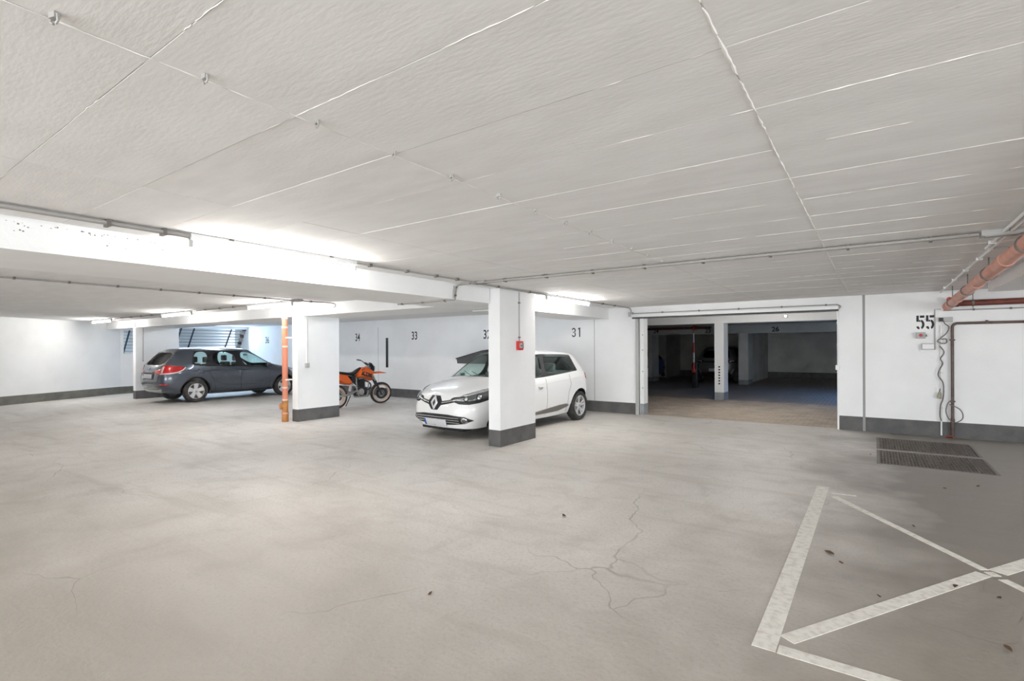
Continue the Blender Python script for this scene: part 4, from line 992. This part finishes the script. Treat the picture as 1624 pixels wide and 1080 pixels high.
def xl_tag(i, j):
    if j == 5 and i in (2, 4, 6, 7): return 1
    if j == 5 and i in (5, 3): return 4
    if j in (7, 8) and i == 7: return 2
    if j == 0: return 5
    return 0
def xl_cap(w, j):
    if w == 'rear' and j == 5: return 3
    if j == 0: return 5
    return 0
xmats = {0: M['grey_paint'], 1: M['gglass'], 2: M['wglass'], 3: M['dglass'], 4: M['black'], 5: M['black'], 6: M['black']}
X1_LOC = (-17.24, 8.40, 0)
xc = Car('estate_car', 'dark slate grey estate car parked nose-in under the louvre window', X1_LOC, 0.0, XL, xl_tag, xl_cap, xmats, .035, (1.40, -1.37), .330, .385, .885)
xc.wheels('star', width=.225)
xc.interior(.10, -.80, 1.02, M['seat_grey'], 1.52)
B = xc.rear()
xc.patch('plate_recess', [(-.36, .70), (.36, .70), (.40, .90), (-.40, .90)], B, M['black'], .003)
xc.patch('number_plate', [(-.27, .72), (.27, .72), (.27, .845), (-.27, .845)], B, M['plate'], .014, thick=.01)
xc.patch('handle_strip', [(-.34, .888), (.34, .888), (.34, .912), (-.34, .912)], B, M['grey_paint'], .014)
rd = xc.patch('round_emblem', [(.042 * math.cos(t), .985 + .042 * math.sin(t)) for t in [2 * math.pi * q / 20 for q in range(20)]], B, M['chrome'], .010)
for a0 in (0, math.pi):
    xc.patch('emblem_quarter', [(0, .985)] + [(.03 * math.cos(a0 + math.pi / 2 * q / 6), .985 + .03 * math.sin(a0 + math.pi / 2 * q / 6)) for q in range(7)], B, M['eu'], .017, rd)
xc.patch('rear_skid_plate', [(-.58, .36), (-.50, .30), (.50, .30), (.58, .36), (.62, .42), (.45, .40), (-.45, .40), (-.62, .42)], B, M['silver_trim'], .006)
xc.line('tailgate_gap', [(-.66, .98), (-.56, .64), (.56, .64), (.66, .98)], B, M['black'], .005)
xc.line('bumper_edge', [(-.80, .52), (-.4, .50), (.4, .50), (.80, .52)], B, M['black'], .004)
for sg in (-1, 1):
    fr = xc.oblique(sg * .75, -1.0); U = fr[1]; s_ = 1 if U.x * sg > 0 else -1
    tl = P3(fr, sg, [(.36, -2.24, .875), (.37, -2.24, .945), (.50, -2.22, .98), (.60, -2.16, 1.0), (.63, -2.14, 1.10), (.72, -2.07, 1.11), (.82, -1.92, 1.085), (.86, -1.76, 1.06), (.87, -1.70, 1.03), (.875, -1.76, .96), (.87, -1.88, .89), (.80, -2.02, .855), (.66, -2.15, .845), (.50, -2.22, .85)])
    t = xc.patch('tail_light', tl, fr, M['taillens'], .006)
    xc.patch('light_band', P3(fr, sg, [(.62, -2.16, .89), (.67, -2.13, .89), (.69, -2.11, 1.07), (.65, -2.14, 1.07)]), fr, M['tailwhite'], .012, t)
    xc.patch('light_band', P3(fr, sg, [(.60, -2.17, .872), (.80, -2.02, .885), (.865, -1.87, .92), (.872, -1.76, .98), (.865, -1.705, 1.04), (.875, -1.68, 1.035), (.88, -1.74, .96), (.875, -1.87, .888), (.80, -2.03, .852), (.60, -2.17, .845)]), fr, M['tailwhite'], .012, t)
    xc.patch('reflector', P3(fr, sg, [(.60, -2.19, .545), (.80, -2.06, .535), (.80, -2.06, .565), (.60, -2.19, .578)]), fr, M['taillens'], .006)
    S = xc.side(sg)
    xc.line('door_gap', [(.86, .98), (.90, .62), (.86, .30)], S, M['black'], .004)
    xc.line('door_gap', [(-.04, 1.02), (-.06, .62), (-.05, .25)], S, M['black'], .004)
    xc.line('door_gap', [(-.92, 1.06), (-.98, .86), (-.86, .62), (-.82, .27)], S, M['black'], .004)
    xc.line('sill_trim', [(-.94, .285), (0, .265), (.96, .275)], S, M['black'], .028, -.005)
    xc.line('character_line', [(-1.7, .93), (-.6, .92), (.2, .90), (1.0, .87)], S, M['grey_paint'], .009, -.002)
    xc.line('lower_crease', [(-.80, .58), (-.62, .52), (-.40, .475), (0, .46), (.75, .47)], S, M['grey_paint'], .013, -.002)
    for yy in (.12, -.80): xc.line('door_handle', [(yy - .11, .925), (yy, .93), (yy + .11, .925)], S, M['grey_paint'], .016, .02)
    xc.line('window_chrome', [(-1.42, 1.10), (-1.0, 1.065), (-.1, 1.035), (.55, 1.005), (.93, .985)], S, M['black'], .010, .002)
    xc.patch('fuel_flap' if sg > 0 else 'side_badge', [(-1.31, .84), (-1.16, .84), (-1.16, .98), (-1.31, .98)], S, M['grey_paint'], .002) if sg > 0 else None
    for ya in (1.40, -1.37): xc.line('arch_lip', [(ya + .395 * math.cos(t_), .345 + .395 * math.sin(t_)) for t_ in [math.pi * q / 22 for q in range(0, 23)]], S, M['black'], .016, -.006)
    MB().tube(bezier([(sg * .56, -1.45, 1.50), (sg * .575, -1.30, 1.545), (sg * .585, -.6, 1.562), (sg * .58, -.1, 1.555), (sg * .565, .12, 1.50)], 5), .014, 8).build('roof_rail', M['black'], xc.root)
    mr = MB().rbox(min(sg * .90, sg * 1.05), max(sg * .90, sg * 1.05), .72, .83, .99, 1.13, .035).build('door_mirror', M['grey_paint'], xc.root)
    MB().rbox(min(sg * .82, sg * .93), max(sg * .82, sg * .93), .74, .82, .985, 1.03, .012).build('mirror_arm', M['black'], mr)
    MB().box(min(sg * .91, sg * 1.04), max(sg * .91, sg * 1.04), .716, .721, 1.0, 1.12).build('mirror_glass', M['chrome'], mr)
    hf = xc.oblique(sg * .7, 1.0)
    xc.patch('headlight', P3(hf, sg, [(.45, 2.12, .70), (.50, 2.08, .78), (.70, 1.85, .86), (.80, 1.68, .86), (.80, 1.72, .76), (.62, 2.0, .68)]), hf, M['lampbowl'], .006)
    for q in (-1, 1):
        xc.patch('kidney_grille', [(q * .03, .62), (q * .03, .76), (q * .19, .765), (q * .20, .66), (q * .16, .61)], xc.front(), M['black'], .005) if sg > 0 else None
sp_ = MB(); sp_.prism([(-1.46, 1.505), (-1.70, 1.478), (-1.80, 1.455), (-1.80, 1.44), (-1.62, 1.455), (-1.46, 1.48)], 'x', -.55, .55).build('roof_spoiler', M['grey_paint'], xc.root)
MB().rbox(-.20, .20, -1.806, -1.785, 1.443, 1.458, .004).build('brake_light', M['taillens'], xc.root)
MB().tube([(.0, -2.13, 1.085), (.30, -2.02, 1.15)], [.012, .007], 6).build('rear_wiper', M['black'], xc.root)
MB().prism([(-.9, 1.545), (-1.0, 1.545), (-1.02, 1.59)], 'x', -.012, .012).build('fin_aerial', M['grey_paint'], xc.root)

# ------------------------------------------------------------------ cars deep inside the driveway
def far_car(name, label, loc, rz, paint, sc_):
    st = [[(x * sc_[0], y * sc_[1], z * sc_[2]) for x, y, z in s] for s in CL]
    mt = {0: paint, 1: M['dglass'], 2: M['dglass'], 3: M['dglass'], 4: M['black'], 5: M['black'], 6: M['black']}
    c = Car(name, label, loc, rz, st, cl_tag, cl_cap, mt, .05, (1.18 * sc_[1], -1.41 * sc_[1]), .33, .375, .862 * sc_[0])
    c.wheels('twin'); return c
gc = far_car('hatchback_car', 'grey hatchback seen from behind, left of the dotted column in the driveway', (-5.66, 25.35, 0), 0.0, M['steel_paint'], (1.02, 1.0, 1.05))
Bk = gc.rear()
gc.patch('light_bar', [(-.60, .89), (.60, .89), (.60, .965), (-.60, .965)], Bk, M['black'], .005)
for sg in (-1, 1):
    fr = gc.oblique(sg * .8, -1.0)
    tl = gc.patch('tail_light', P3(fr, sg, [(.52, -2.0, .88), (.52, -2.0, 1.0), (.80, -1.78, 1.0), (.82, -1.74, .90)]), fr, M['black'], .007)
    gc.patch('light_claw', P3(fr, sg, [(.58, -1.97, .91), (.60, -1.95, .985), (.76, -1.82, .985), (.74, -1.84, .95), (.64, -1.93, .95), (.62, -1.94, .91)]), fr, M['tailwhite'], .013, tl)
    gc.patch('bumper_claw', P3(fr, sg, [(.62, -1.98, .42), (.70, -1.90, .64), (.76, -1.86, .64), (.68, -1.93, .42)]), fr, M['silver_trim'], .007)
    gc.patch('reflector', P3(fr, sg, [(.40, -2.03, .42), (.56, -2.02, .42), (.56, -2.02, .46), (.40, -2.03, .46)]), fr, M['taillens'], .007)
gc.patch('number_plate', [(-.26, .52), (.26, .52), (.26, .64), (-.26, .64)], Bk, M['plate'], .012, thick=.01)
gc.patch('lower_bumper', [(-.62, .28), (.62, .28), (.62, .48), (-.62, .48)], Bk, M['black'], .005)
gc.patch('round_emblem', [(.04 * math.cos(t), .83 + .05 * math.sin(t)) for t in [2 * math.pi * q / 14 for q in range(14)]], Bk, M['chrome'], .008)
bc = far_car('compact_car', 'bright blue car mostly hidden at the left edge of the gate opening', (-9.85, 25.6, 0), 0.0, M['blue_paint'], (1.02, 1.0, 1.0))
fr = bc.oblique(.8, -1.0)
bc.patch('tail_light', P3(fr, 1, [(.55, -2.0, .86), (.55, -2.0, 1.0), (.80, -1.78, .98), (.81, -1.76, .88)]), fr, M['taillens'], .007)

# red and white barrier pole, red pipe
bar = tag(empty('barrier_pole', (-5.63, 20.0, 0)), 'raised red and white striped barrier pole left of the dotted column', 'barrier')
MB().rbox(-.10, .10, .08, .30, 0, .95, .03).build('housing', M['black'], bar)
zs = [.62, .98, 1.36, 1.74, 2.10, 2.44]
for k in range(5): MB().tube([(0, 0, zs[k]), (0, 0, zs[k + 1])], [.045 - .006 * k, .045 - .006 * (k + 1)], 12).build('stripe_section', M['red'] if k % 2 == 0 else M['white'], bar)
MB().rbox(-.06, .06, -.05, .09, .60, .74, .015).build('pivot', M['red'], bar)
rp = tag(empty('red_pipe', (-13.4, 22.78, 2.40)), 'dark red pipe hung below the driveway ceiling in front of the numbered beam', 'pipe')
MB().tube([(0, 0, 0), (7.7, 0, 0)], .05, 12).build('pipe', M['rustpipe'], rp)
for x in (1.5, 4.0, 6.6): MB().tube([(x - .02, 0, 0), (x + .02, 0, 0)], .062, 12).build('clamp', M['clip'], rp)
MB().tube([(6.9, 0, 0), (7.15, 0, .0)], .075, 12).build('valve', M['rustpipe'], rp)

# ------------------------------------------------------------------ orange motorcycle
M['ktm'] = plain('bright_orange_plastic', (.88, .14, .012), .35, coat=.3)
M['seatblack'] = plain('seat_vinyl', (.02, .02, .022), .7)
M['engine'] = plain('engine_dark', (.055, .055, .06), .45, .4)
M['alu'] = plain('brushed_alloy', (.42, .42, .41), .4, .7)
M['rimgold'] = plain('pale_copper_rim', (.72, .55, .44), .4, .3)
bike = tag(empty('motorcycle', (-11.45, 8.33, 0)), 'orange supermoto motorcycle standing between the column and the white hatchback', 'motorcycle')
bike.rotation_euler = (0, R(-5), R(2))
def pillow(poly, we, wc, sc_=.78):
    n = len(poly); cy = sum(p[0] for p in poly) / n; cz = sum(p[1] for p in poly) / n
    inn = [(cy + (y - cy) * sc_, cz + (z - cz) * sc_) for y, z in poly]
    v = [(we, y, z) for y, z in poly] + [(wc, y, z) for y, z in inn] + [(-we, y, z) for y, z in poly] + [(-wc, y, z) for y, z in inn]
    f = []
    for i in range(n):
        j = (i + 1) % n
        f += [(i, j, n + j, n + i), (2 * n + i, 3 * n + i, 3 * n + j, 2 * n + j), (i, 2 * n + i, 2 * n + j, j)]
    f += [tuple(range(n, 2 * n)), tuple(range(4 * n - 1, 3 * n - 1, -1))]
    return MB().add(v, f, True)
def moto_wheel(parent, c, disc_r, tyre_w):
    e = empty('wheel', c); e.parent = parent
    MB().lathe([(.266 + .042 * math.cos(t), tyre_w * math.sin(t)) for t in [2 * math.pi * k / 12 for k in range(12)]], 'x', (0, 0, 0), 40, True).build('tyre', M['rubber'], e)
    rim = MB().lathe([(.248, -.056), (.222, -.05), (.212, -.02), (.210, 0), (.212, .02), (.222, .05), (.248, .056), (.232, 0)], 'x', (0, 0, 0), 40, True).build('rim', M['rimgold'], e)
    MB().lathe([(.0001, -.06), (.035, -.06), (.04, -.03), (.03, 0), (.04, .03), (.035, .06), (.0001, .06)], 'x', (0, 0, 0), 18).build('hub', M['alu'], e)
    sp_ = MB()
    for k in range(24):
        a = 2 * math.pi * k / 24; b = a + (.35 if k % 2 else -.35); sx = .03 if k % 4 < 2 else -.03
        sp_.tube([(sx, .036 * math.cos(b), .036 * math.sin(b)), (0, .213 * math.cos(a), .213 * math.sin(a))], .0025, 4)
    tag(sp_.build('spokes', M['alu'], e), kind='stuff')
    MB().lathe([(disc_r * .62, .058), (disc_r, .058), (disc_r, .063), (disc_r * .62, .063)], 'x', (0, 0, 0), 30, True).build('brake_disc', M['engine'], e)
    return e
moto_wheel(bike, (0, 0, .308), .11, .072)
# frame, engine
fr_ = MB()
fr_.tube([(0, .55, .83), (0, .85, .92), (0, 1.10, .93)], .028, 8)
for sx in (-.10, .10): fr_.tube(bezier([(sx * .5, 1.08, .86), (sx, .98, .55), (sx, .92, .30), (sx, .66, .27), (sx, .58, .45), (sx * .9, .58, .80)], 5), .017, 8)
for sx in (-.08, .08): fr_.tube([(sx, .55, .80), (sx, .25, .86), (sx, -.12, .92)], .012, 6); fr_.tube([(sx, .60, .48), (sx, .28, .76)], .011, 6)
fr_.build('frame', M['alu'], bike)
eng = MB().rbox(-.13, .13, .62, .90, .28, .50, .05).build('engine_case', M['engine'], bike)
MB().lathe([(.0001, .15), (.085, .15), (.095, .13), (.095, .10)], 'x', (0, .70, .38), 20).build('clutch_cover', M['alu'], eng)
cyl = MB()
for k in range(7): cyl.rbox(-.085, .085, .72, .90, .50 + k * .03, .516 + k * .03, .004)
cyl.rbox(-.07, .07, .735, .885, .49, .74, .01); cyl.build('cylinder', M['engine'], bike)
MB().rbox(-.07, .07, .70, .88, .71, .77, .02).build('cylinder_head', M['alu'], bike)
MB().tube(bezier([(.05, .89, .68), (.09, 1.02, .62), (.11, 1.06, .53), (.12, 1.0, .45), (.12, .88, .44), (.10, .66, .52), (.08, .46, .66), (.08, .15, .76)], 6), .020, 8).build('exhaust_header', M['engine'], bike)
MB().tube([(.08, .14, .755), (.085, -.05, .80), (.10, -.40, .88)], [.03, .045, .045], 12).build('silencer', M['alu'], bike)
for sx in (-1, 1): MB().tube([(sx * .10, 0, .308), (sx * .10, .28, .33), (sx * .085, .60, .42)], [.022, .030, .028], 8).build('swingarm', M['alu'], bike)
MB().tube([(0, .42, .42), (0, .50, .74)], .035, 10).build('shock_absorber', M['white'], bike)
MB().rbox(-.09, .09, .62, .98, .235, .275, .015).build('skid_plate', M['alu'], bike)
for sx in (-1, 1): MB().rbox(min(sx * .12, sx * .21), max(sx * .12, sx * .21), .52, .57, .325, .35, .008).build('footpeg', M['alu'], bike)
MB().tube([(-.10, .52, .30), (-.24, .46, .03), (-.27, .45, .0)], .012, 6).build('side_stand', M['engine'], bike)
MB().tube([(.13, .60, .33), (.14, .75, .29), (.14, .80, .29)], .008, 6).build('brake_pedal', M['alu'], bike)
# bodywork
tank = pillow([(.60, .800), (.66, .915), (.77, 1.0), (.90, 1.055), (1.0, 1.05), (1.10, .99), (1.20, .935), (1.165, .84), (1.13, .668), (1.01, .684), (.80, .775), (.63, .765)], .085, .165).build('tank_shroud', M['ktm'], bike)
for sg in (1, -1):
    MB().prism([(.70, .845), (.86, .79), (1.09, .735), (1.06, .775), (.86, .83), (.72, .875)], 'x', sg * .164, sg * .168).build('shroud_graphic', M['black'], tank)
    me = text_mesh('lettering', 'KTM', .135, .001, 1.25, .004)
    o = link('lettering', me, M['black'], tank); o.rotation_euler = (R(90), R(14 * sg), R(90 * sg)); o.location = (sg * .168, .90, .845)
    MB().prism([(.74, .965), (.84, 1.01), (.92, .985), (.84, .94)], 'x', sg * .135, sg * .150).build('shroud_graphic', M['seatblack'], tank)
seat = MB()
secs = [(-.30, .975, .09, .03), (-.05, .945, .10, .04), (.20, .905, .11, .045), (.42, .875, .11, .05), (.56, .885, .10, .055), (.68, .955, .085, .05), (.80, 1.02, .06, .035)]
ring = []
for y, z, a, b in secs: ring.append([(a * math.cos(2 * math.pi * k / 12), y, z + b * math.sin(2 * math.pi * k / 12)) for k in range(12)])
vv_ = [p for g in ring for p in g]; ff = [(i * 12 + k, i * 12 + (k + 1) % 12, (i + 1) * 12 + (k + 1) % 12, (i + 1) * 12 + k) for i in range(len(ring) - 1) for k in range(12)]
seat.add(vv_, ff + [tuple(range(11, -1, -1)), tuple((len(ring) - 1) * 12 + k for k in range(12))], True).build('seat', M['seatblack'], bike)
pillow([(-.20, .92), (.10, .885), (.28, .855), (.37, .75), (.455, .63), (.36, .59), (.12, .645), (-.10, .76)], .10, .145).build('side_panel', M['ktm'], bike)
MB().rbox(-.10, .10, .42, .62, .62, .84, .04).build('air_box', M['black'], bike)
pillow([(-.62, 1.0), (-.30, .95), (-.02, .92), (-.05, .885), (-.32, .90), (-.60, .975)], .06, .085).build('rear_fender', M['ktm'], bike)
# steered front end
A = Vector((0, 1.12, .95)); ax = Vector((0, -math.sin(R(27)), math.cos(R(27))))
st_ = empty('steering', (0, 0, 0)); st_.parent = bike; st_.name = 'front_fork'
rotm = Matrix.Translation(A) @ Matrix.Rotation(R(-27), 4, ax) @ Matrix.Translation(-A)
st_.matrix_local = rotm
st_.rotation_mode = 'XYZ'
FW = Vector((0, 1.49, .308))
for sx in (-1, 1):
    t1 = FW + Vector((sx * .095, -.02, 0)); t2 = t1 + ax * .80
    MB().tube([t1 + ax * .40, t2], .026, 10).build('upper_tube', M['alu'], st_)
    MB().tube([t1 - ax * .03, t1 + ax * .42], [.024, .030], 10).build('fork_leg', M['engine'], st_)
MB().rbox(-.13, .13, 1.085, 1.20, .90, .94, .012).build('lower_clamp', M['alu'], st_)
MB().rbox(-.13, .13, 1.03, 1.13, 1.03, 1.065, .012).build('upper_clamp', M['alu'], st_)
moto_wheel(st_, FW, .16, .060)
MB().tube(bezier([(-.40, .90, 1.20), (-.26, .97, 1.195), (-.14, 1.04, 1.13), (0, 1.06, 1.10), (.14, 1.04, 1.13), (.26, .97, 1.195), (.40, .90, 1.20)], 5), .012, 8).build('handlebar', M['engine'], st_)
MB().tube([(-.13, 1.04, 1.15), (.13, 1.04, 1.15)], .022, 8).build('bar_pad', M['seatblack'], st_)
for sx in (-1, 1):
    MB().tube([(sx * .28, .965, 1.197), (sx * .41, .895, 1.20)], .019, 8).build('grip', M['seatblack'], st_)
    MB().tube([(sx * .25, 1.0, 1.19), (sx * .40, .98, 1.185)], .006, 6).build('lever', M['alu'], st_)
fd = MB(); pr = [(1.10, .865, .05, .015), (1.24, .905, .085, .03), (1.42, .912, .085, .03), (1.54, .895, .06, .02), (1.62, .88, .02, .006)]
rg = []
for y, z, a, b in pr: rg.append([(-a, y, z - b), (-a * .6, y, z + .0), (0, y, z + b * .4), (a * .6, y, z), (a, y, z - b), (0, y, z - b * .5)])
fd.add([p for g in rg for p in g], [(i * 6 + k, i * 6 + (k + 1) % 6, (i + 1) * 6 + (k + 1) % 6, (i + 1) * 6 + k) for i in range(len(rg) - 1) for k in range(6)] + [(5, 4, 3, 2, 1, 0), tuple(24 + k for k in range(6))], True)
fd.build('front_fender', M['ktm'], st_)
hm = pillow([(1.16, .92), (1.26, .94), (1.24, 1.08), (1.17, 1.17), (1.12, 1.16), (1.14, 1.0)], .07, .10).build('headlight_mask', M['black'], st_)
MB().lathe([(.0001, .02), (.06, .015), (.07, 0)], 'y', (0, 1.255, 1.02), 16).build('headlight', M['lampbowl'], hm)
MB().rbox(-.05, .05, 1.05, 1.10, 1.10, 1.15, .012).build('instrument', M['black'], st_)
